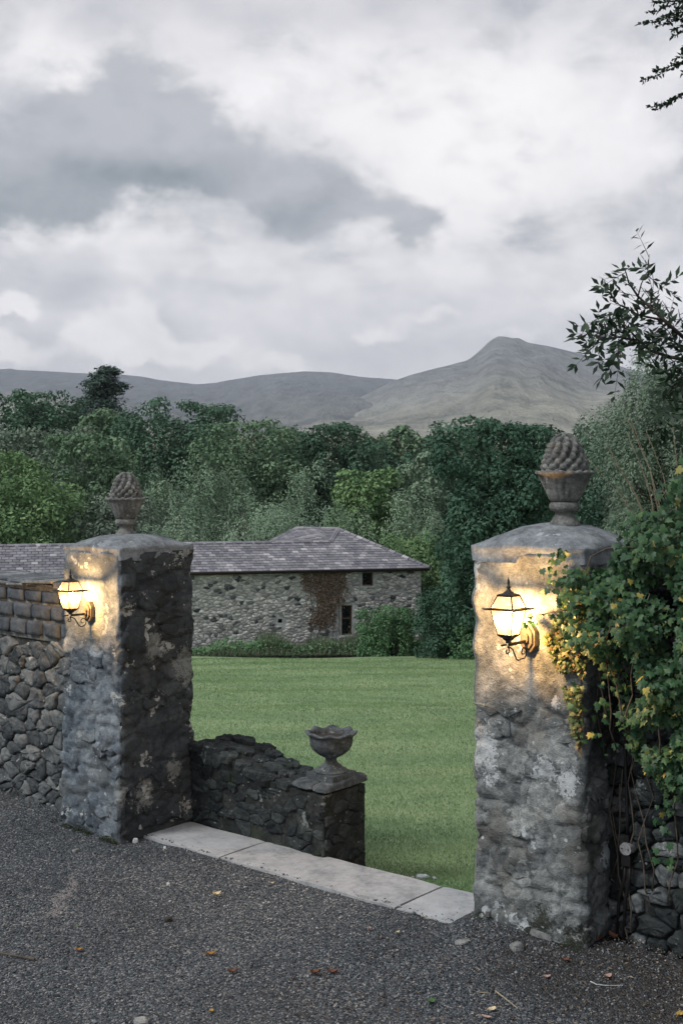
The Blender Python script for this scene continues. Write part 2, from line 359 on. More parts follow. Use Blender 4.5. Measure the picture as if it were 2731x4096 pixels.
M['bark'] = plain('bark', (0.06, 0.052, 0.045), 0.95, var=0.5, sc=9)
M['twig'] = plain('grey_brown_twig', (0.055, 0.045, 0.038), 0.9, var=0.4, sc=30)
M['vine'] = plain('pale_ivy_stem', (0.085, 0.07, 0.056), 0.9, var=0.45, sc=40)
M['straw'] = plain('dry_grass_stalk', (0.30, 0.26, 0.18), 0.9, var=0.3, sc=40)
M['soil'] = plain('dark_soil', (0.03, 0.026, 0.022), 0.95, var=0.5, sc=40)

def leaf_mat(name, stops, rough=0.55, trans=0.25, spec=0.3):
    m, t = new_mat(name); f = t.math('FRACT', t.add(t.attr('tint'), t.mul(t.objrand(), 0.37)))
    c = t.ramp(f, stops)
    p = t.node('ShaderNodeBsdfPrincipled'); t.l.new(c, p.inputs['Base Color']); p.inputs['Roughness'].default_value = rough; p.inputs['Specular IOR Level'].default_value = spec
    tr = t.node('ShaderNodeBsdfTranslucent'); t.l.new(c, tr.inputs[0])
    mx = t.node('ShaderNodeMixShader'); mx.inputs[0].default_value = trans
    t.l.new(p.outputs[0], mx.inputs[1]); t.l.new(tr.outputs[0], mx.inputs[2])
    o = t.node('ShaderNodeOutputMaterial'); t.l.new(mx.outputs[0], o.inputs[0]); return m
def far_leaf(name, lo, hi, pale=None):
    st = [(0.0, lo), (0.75, hi), (1.0, pale or hi)]
    m, t = new_mat(name); c = t.ramp(t.attr('tint'), st)
    d1 = t.node('ShaderNodeBsdfDiffuse'); t.l.new(c, d1.inputs[0]); d2 = t.node('ShaderNodeBsdfTranslucent'); t.l.new(c, d2.inputs[0])
    mx = t.node('ShaderNodeMixShader'); mx.inputs[0].default_value = 0.13
    t.l.new(d1.outputs[0], mx.inputs[1]); t.l.new(d2.outputs[0], mx.inputs[2])
    o = t.node('ShaderNodeOutputMaterial'); t.l.new(mx.outputs[0], o.inputs[0]); return m
LEAF = {
    'oak': far_leaf('oak_leaf', (0.052, 0.103, 0.072), (0.116, 0.200, 0.127), (0.271, 0.372, 0.262)),
    'ash': far_leaf('ash_leaf', (0.081, 0.145, 0.091), (0.190, 0.283, 0.173), (0.407, 0.497, 0.344)),
    'lime': far_leaf('bright_leaf', (0.096, 0.179, 0.085), (0.224, 0.344, 0.158), (0.407, 0.510, 0.262)),
    'willow': far_leaf('pale_willow_leaf', (0.136, 0.206, 0.142), (0.266, 0.366, 0.252), (0.507, 0.588, 0.456)),
    'birch': far_leaf('birch_leaf', (0.101, 0.138, 0.110), (0.203, 0.256, 0.193), (0.339, 0.400, 0.304)),
    'pale_birch': far_leaf('drooping_birch_leaf', (0.118, 0.174, 0.130), (0.236, 0.312, 0.228), (0.389, 0.468, 0.348)),
    'conifer': far_leaf('conifer_needle', (0.047, 0.077, 0.068), (0.096, 0.145, 0.118), (0.176, 0.221, 0.179)),
    'sycamore': far_leaf('sycamore_leaf', (0.038, 0.083, 0.061), (0.092, 0.168, 0.110), (0.257, 0.344, 0.228)),
    'bush': far_leaf('bush_leaf', (0.061, 0.138, 0.072), (0.150, 0.262, 0.131), (0.299, 0.400, 0.214)),
    'weed': far_leaf('weed_leaf', (0.081, 0.124, 0.083), (0.176, 0.214, 0.138), (0.380, 0.372, 0.276)),
    'creeper': far_leaf('brown_creeper', (0.096, 0.068, 0.055), (0.231, 0.173, 0.131), (0.380, 0.318, 0.256)),
}
M['ivy'] = leaf_mat('ivy_leaf', [(0.0, (0.012, 0.04, 0.02)), (0.35, (0.024, 0.072, 0.032)), (0.75, (0.046, 0.11, 0.046)), (0.97, (0.08, 0.15, 0.058)), (0.99, (0.26, 0.25, 0.07)), (1.0, (0.34, 0.25, 0.06))], 0.48, 0.18, 0.28)
M['small_ivy'] = leaf_mat('small_ivy_leaf', [(0.0, (0.05, 0.09, 0.03)), (0.5, (0.12, 0.17, 0.06)), (0.8, (0.22, 0.2, 0.09)), (1.0, (0.28, 0.15, 0.08))], 0.5, 0.25)
M['ashleaf'] = leaf_mat('ash_leaflet', [(0.0, (0.012, 0.028, 0.017)), (0.7, (0.026, 0.055, 0.03)), (1.0, (0.05, 0.09, 0.045))], 0.5, 0.2)
M['blade'] = leaf_mat('grass_blade', [(0.0, (0.095, 0.175, 0.085)), (0.6, (0.195, 0.30, 0.142)), (0.93, (0.28, 0.37, 0.175)), (1.0, (0.38, 0.38, 0.22))], 0.7, 0.3, 0.1)
for nm, cc in (('yellow', (0.38, 0.27, 0.07)), ('orange', (0.33, 0.17, 0.04)), ('brown', (0.13, 0.06, 0.035)), ('cream', (0.55, 0.47, 0.30)), ('green', (0.05, 0.12, 0.04)), ('pink', (0.36, 0.25, 0.21))):
    M['leaf_' + nm] = plain('leaf_' + nm, cc, 0.7, var=0.35, sc=120)

def drive_mat():
    m, t = new_mat('gravel_drive'); p = t.pos()
    v = t.voronoi(p, 85, out='Color'); vr = t.sep(v)[0]; vd = t.voronoi(p, 85)
    big = t.noise(p, 1.3, 5, 0.6); mid = t.noise(p, 14, 5, 0.65)
    c = t.ramp(vr, [(0.0, (0.024, 0.031, 0.038)), (0.5, (0.07, 0.083, 0.094)), (0.85, (0.125, 0.135, 0.145)), (1.0, (0.28, 0.278, 0.27))])
    c = t.mix(t.mul(t.step(big, 0.42, 0.62), 0.35), c, (0.03, 0.033, 0.038))
    # pale worn streak of spilt mortar on the gravel
    x, y, z = t.sep(p)
    du = t.math('DIVIDE', t.sub(x, t.add(-1.63, t.mul(t.sub(t.noise(p, 3.0, 3), 0.5), 0.35))), 0.05); dv = t.math('DIVIDE', t.sub(y, 6.6), 0.42)
    st = t.math('EXPONENT', t.mul(t.add(t.mul(du, du), t.mul(dv, dv)), -1.0))
    c = t.mix(t.mul(t.step(t.mul(st, t.add(0.4, mid)), 0.30, 0.62), 0.55), c, (0.26, 0.245, 0.24))
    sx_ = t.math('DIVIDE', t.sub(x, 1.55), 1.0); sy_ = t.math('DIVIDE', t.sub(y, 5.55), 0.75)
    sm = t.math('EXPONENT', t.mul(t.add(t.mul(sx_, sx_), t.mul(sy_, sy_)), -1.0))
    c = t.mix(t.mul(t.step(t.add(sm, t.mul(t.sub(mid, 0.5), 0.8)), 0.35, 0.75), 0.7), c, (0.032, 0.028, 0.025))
    h = t.add(t.mul(vd, -1.0), t.mul(mid, 0.6))
    return finish(m, t, c, 0.9, t.bump(h, 0.012), spec=0.2)
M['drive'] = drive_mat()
def lawn_mat():
    m, t = new_mat('mown_lawn'); p = t.pos()
    n1 = t.noise(t.mapping(p, scale=(0.35, 1.2, 0)), 0.5, 5, 0.6); n2 = t.noise(t.mapping(p, scale=(1, 0.5, 0)), 14, 5, 0.7); n3 = t.noise(t.mapping(p, scale=(0.25, 1.4, 0)), 1.6, 4, 0.6)
    n5 = t.noise(p, 0.9, 6, 0.6)
    f = t.add(t.add(t.mul(n1, 0.36), t.mul(n3, 0.10)), t.add(t.mul(n2, 0.26), t.mul(n5, 0.30)))
    c = t.ramp(f, [(0.38, (0.145, 0.23, 0.12)), (0.48, (0.205, 0.295, 0.155)), (0.56, (0.262, 0.345, 0.185)), (0.66, (0.335, 0.39, 0.23))])
    x, y, z = t.sep(p); bb = t.add(t.mul(t.add(x, 1.49), 0.651), t.mul(t.sub(y, 7.6), 0.759))
    sm = t.step(t.add(bb, t.mul(t.sub(t.noise(p, 6, 5, 0.65), 0.5), 0.9)), 1.0, 0.72); c = t.mix(t.mul(sm, 0.85), c, (0.045, 0.04, 0.03))
    return finish(m, t, c, 0.95, t.bump(t.noise(p, 30, 4, 0.7), 0.03), spec=0.1)
M['lawn'] = lawn_mat()
def ground_mat():
    m, t = new_mat('rough_ground'); p = t.pos(); n = t.noise(p, 0.3, 6, 0.65); n2 = t.noise(p, 0.006, 6, 0.6)
    near = t.ramp(n, [(0.35, (0.03, 0.05, 0.022)), (0.65, (0.075, 0.10, 0.045))]); moor = t.ramp(n2, [(0.38, (0.13, 0.13, 0.085)), (0.6, (0.24, 0.215, 0.15))])
    return finish(m, t, t.mix(t.step(t.sep(p)[1], 250, 450), near, moor), 0.95, spec=0.1)
M['rough_ground'] = ground_mat()
def hill_mat(name, rocky, stops, rock):
    m, t = new_mat(name); p = t.pos()
    n1 = t.noise(t.mapping(p, scale=(1, 0.6, 3.0)), 0.0024, 9, 0.62, 0.6); n2 = t.noise(t.mapping(p, scale=(1, 0.3, 1)), 0.02, 7, 0.7); n3 = t.noise(p, 0.10, 4, 0.7)
    n4 = t.noise(t.mapping(p, rot=(0, 0, 0.5), scale=(1, 0.18, 0.3)), 0.045, 5, 0.7)
    f = t.add(t.add(t.mul(n1, 0.42), t.mul(n2, 0.26)), t.add(t.mul(n3, 0.14), t.mul(n4, 0.18)))
    c = t.ramp(f, stops); z = t.sep(p)[2]
    rk = t.step(t.add(z, t.mul(t.sub(t.add(t.mul(n1, 0.6), t.mul(n4, 0.4)), 0.5), 500.0)), rocky[0], rocky[1])
    c = t.mix(t.mul(rk, 0.85), c, t.ramp(t.add(t.mul(n2, 0.4), t.add(t.mul(n3, 0.25), t.mul(n4, 0.35))), rock))
    return finish(m, t, c, 0.95, t.bump(t.add(t.add(n2, t.mul(n3, 0.6)), n4), 16.0), spec=0.1)
M['hill'] = hill_mat('heather_hill', (90, 330), [(0.40, (0.112, 0.129, 0.120)), (0.47, (0.224, 0.234, 0.210)), (0.53, (0.325, 0.328, 0.282)), (0.60, (0.470, 0.468, 0.402))], [(0.40, (0.095, 0.111, 0.128)), (0.60, (0.263, 0.289, 0.314))])
M['far_hill'] = hill_mat('far_heather_hill', (60, 420), [(0.40, (0.078, 0.096, 0.102)), (0.47, (0.134, 0.152, 0.156)), (0.53, (0.190, 0.205, 0.198)), (0.61, (0.280, 0.292, 0.270))], [(0.40, (0.078, 0.096, 0.115)), (0.60, (0.185, 0.211, 0.238))])

# ------------------------------------------------------------------ ground, lawn, drive
def grid_np(xs, ys, zf):
    X, Y = np.meshgrid(xs, ys); Zv = zf(X, Y)
    V = np.stack([X, Y, Zv], -1).reshape(-1, 3); nx, ny = len(xs), len(ys)
    i = np.arange(nx * ny).reshape(ny, nx)
    Fc = np.stack([i[:-1, :-1], i[:-1, 1:], i[1:, 1:], i[1:, :-1]], -1).reshape(-1, 4)
    return V, Fc
def ground_z(X, Y):
    return np.interp(Y, [-400, 5, 8, 46, 60, 150, 300, 600, 1200, 3000], [-0.7, -0.7, -0.9, -5.25, -6.0, -7.5, -2, 24, 58, 60])
ys = np.concatenate([np.linspace(-400, 5, 6), np.linspace(8, 60, 14), np.linspace(75, 300, 12), np.linspace(400, 3000, 20)])
V, Fc = grid_np(np.linspace(-2500, 2500, 40), ys, ground_z)
np_mesh('ground', V, Fc, M['rough_ground'], kind='structure', smooth=True)
lz = lambda X, Y: np.minimum(-0.16, -0.20 - 0.112 * (Y - 7.2)) + 0.03 * np.sin(X * 0.7 + Y * 0.4) + 0.02 * np.sin(Y * 1.3 - X * .5)
V, Fc = grid_np(np.linspace(-45, 45, 91), np.linspace(5.4, 46.2, 83), lz)
np_mesh('lawn', V, Fc, M['lawn'], kind='structure', smooth=True)
# drive, gently uneven
V = []; Fc = []
av = np.concatenate([np.linspace(-28, -3, 10), np.linspace(-2.8, 6.5, 94), np.linspace(7, 28, 10)])
bv = np.concatenate([np.linspace(-30, -5, 10), np.linspace(-4.8, 0.56, 60)])
for b in bv:
    for a in av:
        p = ab(a, b); zz = 0.018 * noise.noise(p * 0.9) + 0.008 * noise.noise(p * 3.1)
        if a < 0: zz += 0.05 * max(0.0, min(1.0, (b + 0.5) / 0.6)) * min(1.0, -a)       # gravel banked up against the wall
        if a > 2.59: zz += 0.045 * max(0.0, min(1.0, (b + 0.1) / 0.5))
        V.append(ab(a, b, zz))
n = len(av)
for j in range(len(bv) - 1):
    for i in range(n - 1): Fc.append((j * n + i, j * n + i + 1, (j + 1) * n + i + 1, (j + 1) * n + i))
mesh('gravel_drive', V, Fc, M['drive'], smooth=True, kind='structure')
def drive_z(a, b, p):
    zz = 0.018 * noise.noise(p * 0.9) + 0.008 * noise.noise(p * 3.1)
    if a < 0: zz += 0.05 * max(0.0, min(1.0, (b + 0.5) / 0.6)) * min(1.0, -a)
    if a > 2.59: zz += 0.045 * max(0.0, min(1.0, (b + 0.1) / 0.5))
    return zz

# ------------------------------------------------------------------ hills
def interp_pts(x, pts): return np.interp(x, [p[0] for p in pts], [p[1] for p in pts])
def hill(name, ridge, Dr, D0, x0, x1, z_foot, mat, gully, power, seed, nx=230, nt=70):
    """ridge: silhouette points; every column is a slope falling from the ridge towards the valley, with a back slope behind it"""
    xs = np.linspace(x0, x1, nx); V = []
    for j in range(nt + 6):
        for i, x in enumerate(xs):
            u = (x - CX) / F
            zr = 2.4 + (HY - interp_pts(x, ridge)) / F * Dr
            if j <= nt:
                tt = j / nt; D = D0 + (Dr - D0) * tt
                q = Vector((u * Dr * 0.0016, tt * 2.2, seed))
                g = tt ** power
                k = math.sin(math.pi * min(1, tt * 1.02)) ** 0.8
                rid = abs(noise.noise(Vector((u * Dr * 0.0035 + 0.5 * noise.noise(q), tt * 0.9, seed + 3)))) * 1.6
                zz = z_foot + (zr - z_foot) * g + gully * k * (fbm(q * 1.7, 6) * 0.8 + 0.25 * fbm(q * 6, 5) - rid * 0.8) * (0.3 + tt)
                lim = 2.4 + (HY - interp_pts(x, ridge) - 3) / F * D
                zz = min(zz, lim) if tt < 0.97 else zz
                if j == nt: zz = zr + 1.2 * noise.noise(Vector((x * 0.03, seed, 0)))
            else:
                s = (j - nt) / 5; D = Dr * (1 + 0.35 * s); zz = zr * (1 - s) ** 0.8 + 20 * s
            V.append((u * D, D, zz))
    Fc = []
    for j in range(nt + 5):
        for i in range(nx - 1): Fc.append((j * nx + i, j * nx + i + 1, (j + 1) * nx + i + 1, (j + 1) * nx + i))
    return tag(mesh(name, V, Fc, mat, smooth=True), kind='structure')
far_ridge = [(-1500, 1440), (-400, 1490), (0, 1477), (50, 1474), (60, 1479), (174, 1484), (348, 1494), (480, 1498), (560, 1505), (640, 1520), (784, 1537), (860, 1532), (906, 1522), (1045, 1500), (1219, 1485), (1324, 1489), (1446, 1508), (1576, 1517), (1800, 1560), (2300, 1560), (3200, 1500), (4200, 1480)]
hill('far_hills', far_ridge, 4600, 700, -1500, 4200, 22, M['far_hill'], 42, 1.45, 2.0)
spur = [(-1500, 1520), (-300, 1560), (0, 1572), (110, 1560), (260, 1590), (420, 1640), (700, 1710), (1000, 1740), (1400, 1800), (4200, 1860)]
hill('moor_spur', spur, 2300, 600, -1500, 4200, 18, M['hill'], 16, 1.1, 9.0, 140, 24)
peak_ridge = [(600, 1725), (1000, 1722), (1060, 1714), (1132, 1698), (1219, 1673), (1394, 1612), (1568, 1526), (1640, 1500), (1707, 1482), (1790, 1462), (1872, 1440), (1900, 1418), (1934, 1387), (1960, 1363), (1986, 1346), (2012, 1345), (2047, 1353), (2075, 1352), (2108, 1370), (2195, 1385), (2317, 1414), (2439, 1454), (2731, 1540), (3200, 1600), (4200, 1700)]
hill('mountain', peak_ridge, 3300, 620, 600, 4200, 20, M['hill'], 30, 1.25, 5.0, 260, 80)

# ------------------------------------------------------------------ masonry helpers
def clip_poly(poly, p, q):
    mx, my = (p[0] + q[0]) / 2, (p[1] + q[1]) / 2; nx, ny = q[0] - p[0], q[1] - p[1]
    s = [(v[0] - mx) * nx + (v[1] - my) * ny for v in poly]; out = []
    for i in range(len(poly)):
        j = (i + 1) % len(poly)
        if s[i] <= 0: out.append(poly[i])
        if (s[i] < 0) != (s[j] < 0):
            k = s[i] / (s[i] - s[j]); out.append((poly[i][0] + (poly[j][0] - poly[i][0]) * k, poly[i][1] + (poly[j][1] - poly[i][1]) * k))
    return out
def rubble(u0, u1, v0, v1, h, w, seed, jit=0.32):
    """irregular stone outlines filling a rectangle: rows of uneven heights, cut against their neighbours"""
    r = random.Random(seed); asp = w / h; seeds = []
    v = v0
    while v < v1:
        hh = h * r.uniform(0.65, 1.35); u = u0 - w * r.random()
        while u < u1 + w * 0.5:
            ww = w * r.choice((0.5, 0.7, 0.9, 1.0, 1.2, 1.6))
            seeds.append((u + ww / 2 + r.uniform(-jit, jit) * ww * 0.5, v + hh / 2 + r.uniform(-jit, jit) * hh)); u += ww
        v += hh
    S = np.array([(s[0], s[1] * asp) for s in seeds]); out = []
    for i, s in enumerate(S):
        if not (u0 <= seeds[i][0] <= u1 and v0 <= seeds[i][1] <= v1): continue
        poly = [(u0, v0 * asp), (u1, v0 * asp), (u1, v1 * asp), (u0, v1 * asp)]
        dd = np.hypot(S[:, 0] - s[0], S[:, 1] - s[1])
        for j in np.argsort(dd)[1:16]: 
            poly = clip_poly(poly, s, S[j])
            if len(poly) < 3: break
        if len(poly) >= 3: out.append([(a, b / asp) for a, b in poly])
    return out
def stone_vf(poly, mp, depth, gap, r, rings=3, embed=0.03, rough=0.25, chaikin=1):
    cu = sum(p[0] for p in poly) / len(poly); cv = sum(p[1] for p in poly) / len(poly)
    pl = []
    for p in poly:
        l = math.hypot(p[0] - cu, p[1] - cv); k = max(0.3, 1 - gap / max(l, 1e-6)); pl.append((cu + (p[0] - cu) * k, cv + (p[1] - cv) * k))
    for _ in range(chaikin):
        q = []
        for i in range(len(pl)):
            a, b = pl[i], pl[(i + 1) % len(pl)]; e = math.hypot(b[0] - a[0], b[1] - a[1]); c1 = r.uniform(.06, .22); c2 = 1 - r.uniform(.06, .22)
            q.append((a[0] + (b[0] - a[0]) * c1, a[1] + (b[1] - a[1]) * c1))
            if e > 0.3 * math.hypot(pl[0][0] - cu, pl[0][1] - cv):
                j = r.uniform(-.10, .06) * e * (0.3 if rough < 0.1 else 1); m_ = r.uniform(.35, .65)
                q.append((a[0] + (b[0] - a[0]) * m_ + (b[1] - a[1]) / max(e, 1e-6) * j, a[1] + (b[1] - a[1]) * m_ - (b[0] - a[0]) / max(e, 1e-6) * j))
            q.append((a[0] + (b[0] - a[0]) * c2, a[1] + (b[1] - a[1]) * c2))
        pl = q
    n = len(pl); V = []; Fc = []
    tiltu, tiltv = r.uniform(-.22, .22), r.uniform(-.22, .22); size = max(math.hypot(p[0] - cu, p[1] - cv) for p in pl)
    prof = [(1.0, -embed), (0.99, depth * 0.55), (0.90, depth * 0.92), (0.5, depth)][:1 + rings]
    for k, dd in prof:
        for p in pl:
            du, dv = (p[0] - cu) * k, (p[1] - cv) * k
            x = dd + (0 if dd < 0 else depth * (rough * r.uniform(-1, 1) + (tiltu * du + tiltv * dv) / size * (1.0 if dd > 0 else 0)))
            j = 1 + 0.05 * r.uniform(-1, 1); V.append(mp(cu + du * j, cv + dv * j, x))
    V.append(mp(cu, cv, depth * (1 + rough * r.uniform(-1, 1)))); c = len(V) - 1
    for i in range(len(prof) - 1):
        for q in range(n): Fc.append((i * n + q, i * n + (q + 1) % n, (i + 1) * n + (q + 1) % n, (i + 1) * n + q))
    for q in range(n): Fc.append(((len(prof) - 1) * n + q, (len(prof) - 1) * n + (q + 1) % n, c))
    return V, Fc
def lay_stones(polys, mp, parent, mats, depth, gap, seed, rings=3, embed=0.03, rough=0.25, keep=1.0, limit=None, name='stone', chaikin=1):
    r = random.Random(seed); joined_V, joined_F, tint = [], [], []; n = 0
    for poly in polys:
        if r.random() > keep: continue
        V, Fc = stone_vf(poly, mp, depth * r.uniform(0.6, 1.25), gap, r, rings, embed, rough, chaikin)
        if limit is None or n < limit: mesh(name, V, Fc, r.choice(mats), parent, smooth=True)
        else:
            b = len(joined_V); joined_V += V; joined_F += [tuple(b + i for i in f) for f in Fc]; tint += [r.random()] * len(Fc)
        n += 1
    if joined_V:
        o = mesh(name + '_rubble', joined_V, joined_F, mats[0], parent, smooth=True, kind='stuff')
        a = o.data.attributes.new('tint', 'FLOAT', 'FACE'); a.data.foreach_set('value', tint)
def rough_box(name, mp, u0, u1, v0, v1, thick, mat, parent, step=0.06, amp=0.012, top=None):
    """front, two ends, top and back of a wall body with an uneven face; top(u) gives the height"""
    nu = max(2, int((u1 - u0) / step)); nv = max(2, int((v1 - v0) / step)); V = []; Fc = []
    def vv(i, j):
        u = u0 + (u1 - u0) * i / nu; h = top(u) if top else v1
        return u, v0 + (h - v0) * j / nv
    for j in range(nv + 1):
        for i in range(nu + 1):
            u, v = vv(i, j); p = mp(u, v, 0); V.append(mp(u, v, amp * fbm(p * 7, 4)))
    w = nu + 1; b = len(V)
    for j in range(nv):
        for i in range(nu): Fc.append((j * w + i, j * w + i + 1, (j + 1) * w + i + 1, (j + 1) * w + i))
    for j in range(nv + 1):
        for i in range(nu + 1):
            u, v = vv(i, j); V.append(mp(u, v, -thick))
    for j in range(nv):
        for i in range(nu): Fc.append((b + j * w + i + 1, b + j * w + i, b + (j + 1) * w + i, b + (j + 1) * w + i + 1))
    for i in range(nu):
        Fc.append((nv * w + i, nv * w + i + 1, b + nv * w + i + 1, b + nv * w + i))
    for j in range(nv):
        Fc.append((j * w, (j + 1) * w, b + (j + 1) * w, b + j * w)); Fc.append(((j + 1) * w + nu, j * w + nu, b + j * w + nu, b + (j + 1) * w + nu))
    return mesh(name, V, Fc, mat, parent, smooth=False)

# ------------------------------------------------------------------ gate pillars
def pillar(label, corner_a, corner_b, w, dep, H, batter, mat, seed, smooth_above, lit_keep, cap_rise, side_shade, plaster_min=0.0):
    c = ab(corner_a - w / 2, corner_b + dep / 2)
    root = thing('gate_pillar', label, 'pillar', c, 'stone pillars of the gateway')
    hw, hd = w / 2, dep / 2
    def sc(z): return 1 + batter * (1 - max(0, min(1, z / H)))
    nz = int(H / 0.018); side = int(w / 0.02); per = []
    rr = 0.03
    for s in range(4):
        for k in range(side):
            q = -1 + 2 * (k + 0.5) / side
            x, y, nrm = [(q, -1, (0, -1)), (1, q, (1, 0)), (-q, 1, (0, 1)), (-1, -q, (-1, 0))][s]
            per.append((x, y, nrm, s))
    V = []; shade_grime = []; plast = []; npn = len(per)
    for j in range(nz + 1):
        z = -0.12 + (H + 0.12) * j / nz; f = sc(z)
        for x, y, nrm, s in per:
            px, py = x * hw, y * hd
            # rounded arris
            e = max(0.0, max(abs(px) - (hw - rr), 0) + max(abs(py) - (hd - rr), 0) - rr) if (abs(px) > hw - rr and abs(py) > hd - rr) else 0
            k = 1 - e * 0.6 / hw
            p = c + A * (px * f * k) + B * (py * f * k) + Z * z
            q = Vector((p.x * 1.0, p.y * 1.0, p.z * 1.7)) + Vector((seed, 0, 0))
            vd, _ = noise.voronoi(q * 4.6 + Vector((0.35, .35, .35)) * noise.noise(q * 6))
            joint = max(0.0, 1 - (vd[1] - vd[0]) / 0.16)
            plaster = max(0.0, min(1.0, (z - smooth_above + 0.35 * noise.noise(q * 2.0)) / 0.25)) if s in (0, 3) else 0.0
            relief = (-0.030 * joint ** 1.3 + 0.015 * noise.noise(q * 3.2)) * (1 - 0.85 * plaster)
            dsp = relief + 0.009 * fbm(q * 9, 4) * (1 - 0.5 * plaster) + 0.018 * noise.noise(q * 1.8)
            corner = max(abs(x), abs(y)) if False else (abs(x) if s in (0, 2) else abs(y))
            cf = max(0.0, (corner - 0.8) / 0.2)
            band = noise.noise(Vector((seed * 3 + (1 if x > 0 else -1), (2 if y > 0 else -2), z * 7.5)))
            dsp += 0.036 * band * cf
            d2 = A * nrm[0] + B * nrm[1]
            V.append(p + d2 * dsp); plast.append(max(plaster, plaster_min if s in (0, 3) else 0.0))
            if s == 1: g = side_shade  # face turned from the sun: its shade is painted in, over some real grime
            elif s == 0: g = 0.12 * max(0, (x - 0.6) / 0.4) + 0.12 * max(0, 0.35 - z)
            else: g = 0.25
            shade_grime.append(g)
    Fc = []
    for j in range(nz):
        for k in range(npn): Fc.append((j * npn + k, j * npn + (k + 1) % npn, (j + 1) * npn + (k + 1) % npn, (j + 1) * npn + k))
    Fc.append(tuple(nz * npn + k for k in range(npn)))
    o = mesh('shaft', V, Fc, mat, root, smooth=True)
    at_ = o.data.attributes.new('shade_grime', 'FLOAT', 'POINT'); at_.data.foreach_set('value', shade_grime)
    at_ = o.data.attributes.new('plaster', 'FLOAT', 'POINT'); at_.data.foreach_set('value', plast)
    # stones standing a little proud of the mortar
    def lit(u, v, d): return c + (A * (u * hw) - B * hd) * sc(v) - B * (d - 0.006) + Z * v
    def drk(u, v, d): return c + (B * (u * hd) + A * hw) * sc(v) + A * (d - 0.006) + Z * v
    P = rubble(-0.97, 0.97, 0.05, smooth_above, 0.13, 0.62, seed * 10 + 1)
    lay_stones(P, lit, root, [mat], 0.013, 0.02, seed + 5, 3, 0.05, 0.5, lit_keep)
    P = rubble(-0.97, 0.97, 0.05, H - 0.1, 0.13, 0.62, seed * 10 + 2)
    before = set(bpy.data.objects)
    lay_stones(P, drk, root, [mat], 0.016, 0.02, seed + 6, 3, 0.05, 0.5, 0.4)
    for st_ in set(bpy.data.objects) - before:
        ga = st_.data.attributes.new('shade_grime', 'FLOAT', 'POINT'); ga.data.foreach_set('value', [side_shade] * len(st_.data.vertices))
    # domed cap slab
    n = 36; V = []; Fc = []; ov = 0.002; th = 0.032
    def capv(x, y, z): return c + A * (x * (hw + ov)) + B * (y * (hd + ov)) + Z * z
    for j in range(n + 1):
        for i in range(n + 1):
            x, y = -1 + 2 * i / n, -1 + 2 * j / n
            z = H + th + cap_rise * ((1 - abs(x) ** 2.2) * (1 - abs(y) ** 2.2)) ** 0.75
            p = capv(x, y, z); k = 0.010 * fbm(p * 8, 4); jx = 1 + 0.03 * noise.noise(p * 5 + Vector((seed, 0, 0)))
            V.append(capv(x * jx, y * jx, z + k))
    w1 = n + 1
    for j in range(n):
        for i in range(n): Fc.append((j * w1 + i, j * w1 + i + 1, (j + 1) * w1 + i + 1, (j + 1) * w1 + i))
    rim = [i for i in range(n)] + [j * w1 + n for j in range(n)] + [n * w1 + i for i in range(n, 0, -1)] + [j * w1 for j in range(n, 0, -1)]
    b = len(V); m = len(rim)
    for i in rim: V.append(V[i] - Z * (th * 0.5))
    for i in rim: V.append(c + (V[i] - c) * 0.985 - Z * (th + 0.02) - (Z * 0))
    for k in range(m):
        q = (k + 1) % m
        Fc.append((rim[q], rim[k], b + k, b + q)); Fc.append((b + q, b + k, b + m + k, b + m + q))
    Fc.append(tuple(b + m + k for k in range(m)))
    mesh('cap', V, Fc, M['cap'], root, smooth=True)
    return root, c, H + th + cap_rise
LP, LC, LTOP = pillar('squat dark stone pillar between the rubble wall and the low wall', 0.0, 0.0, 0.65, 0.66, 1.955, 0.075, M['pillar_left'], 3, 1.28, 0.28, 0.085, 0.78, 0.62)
RP, RC, RTOP = pillar('pale lichened stone pillar half wrapped in ivy', 3.281, 0.364, 0.69, 0.70, 2.05, 0.0, M['pillar_right'], 8, 1.22, 0.34, 0.12, 0.55, 0.3)

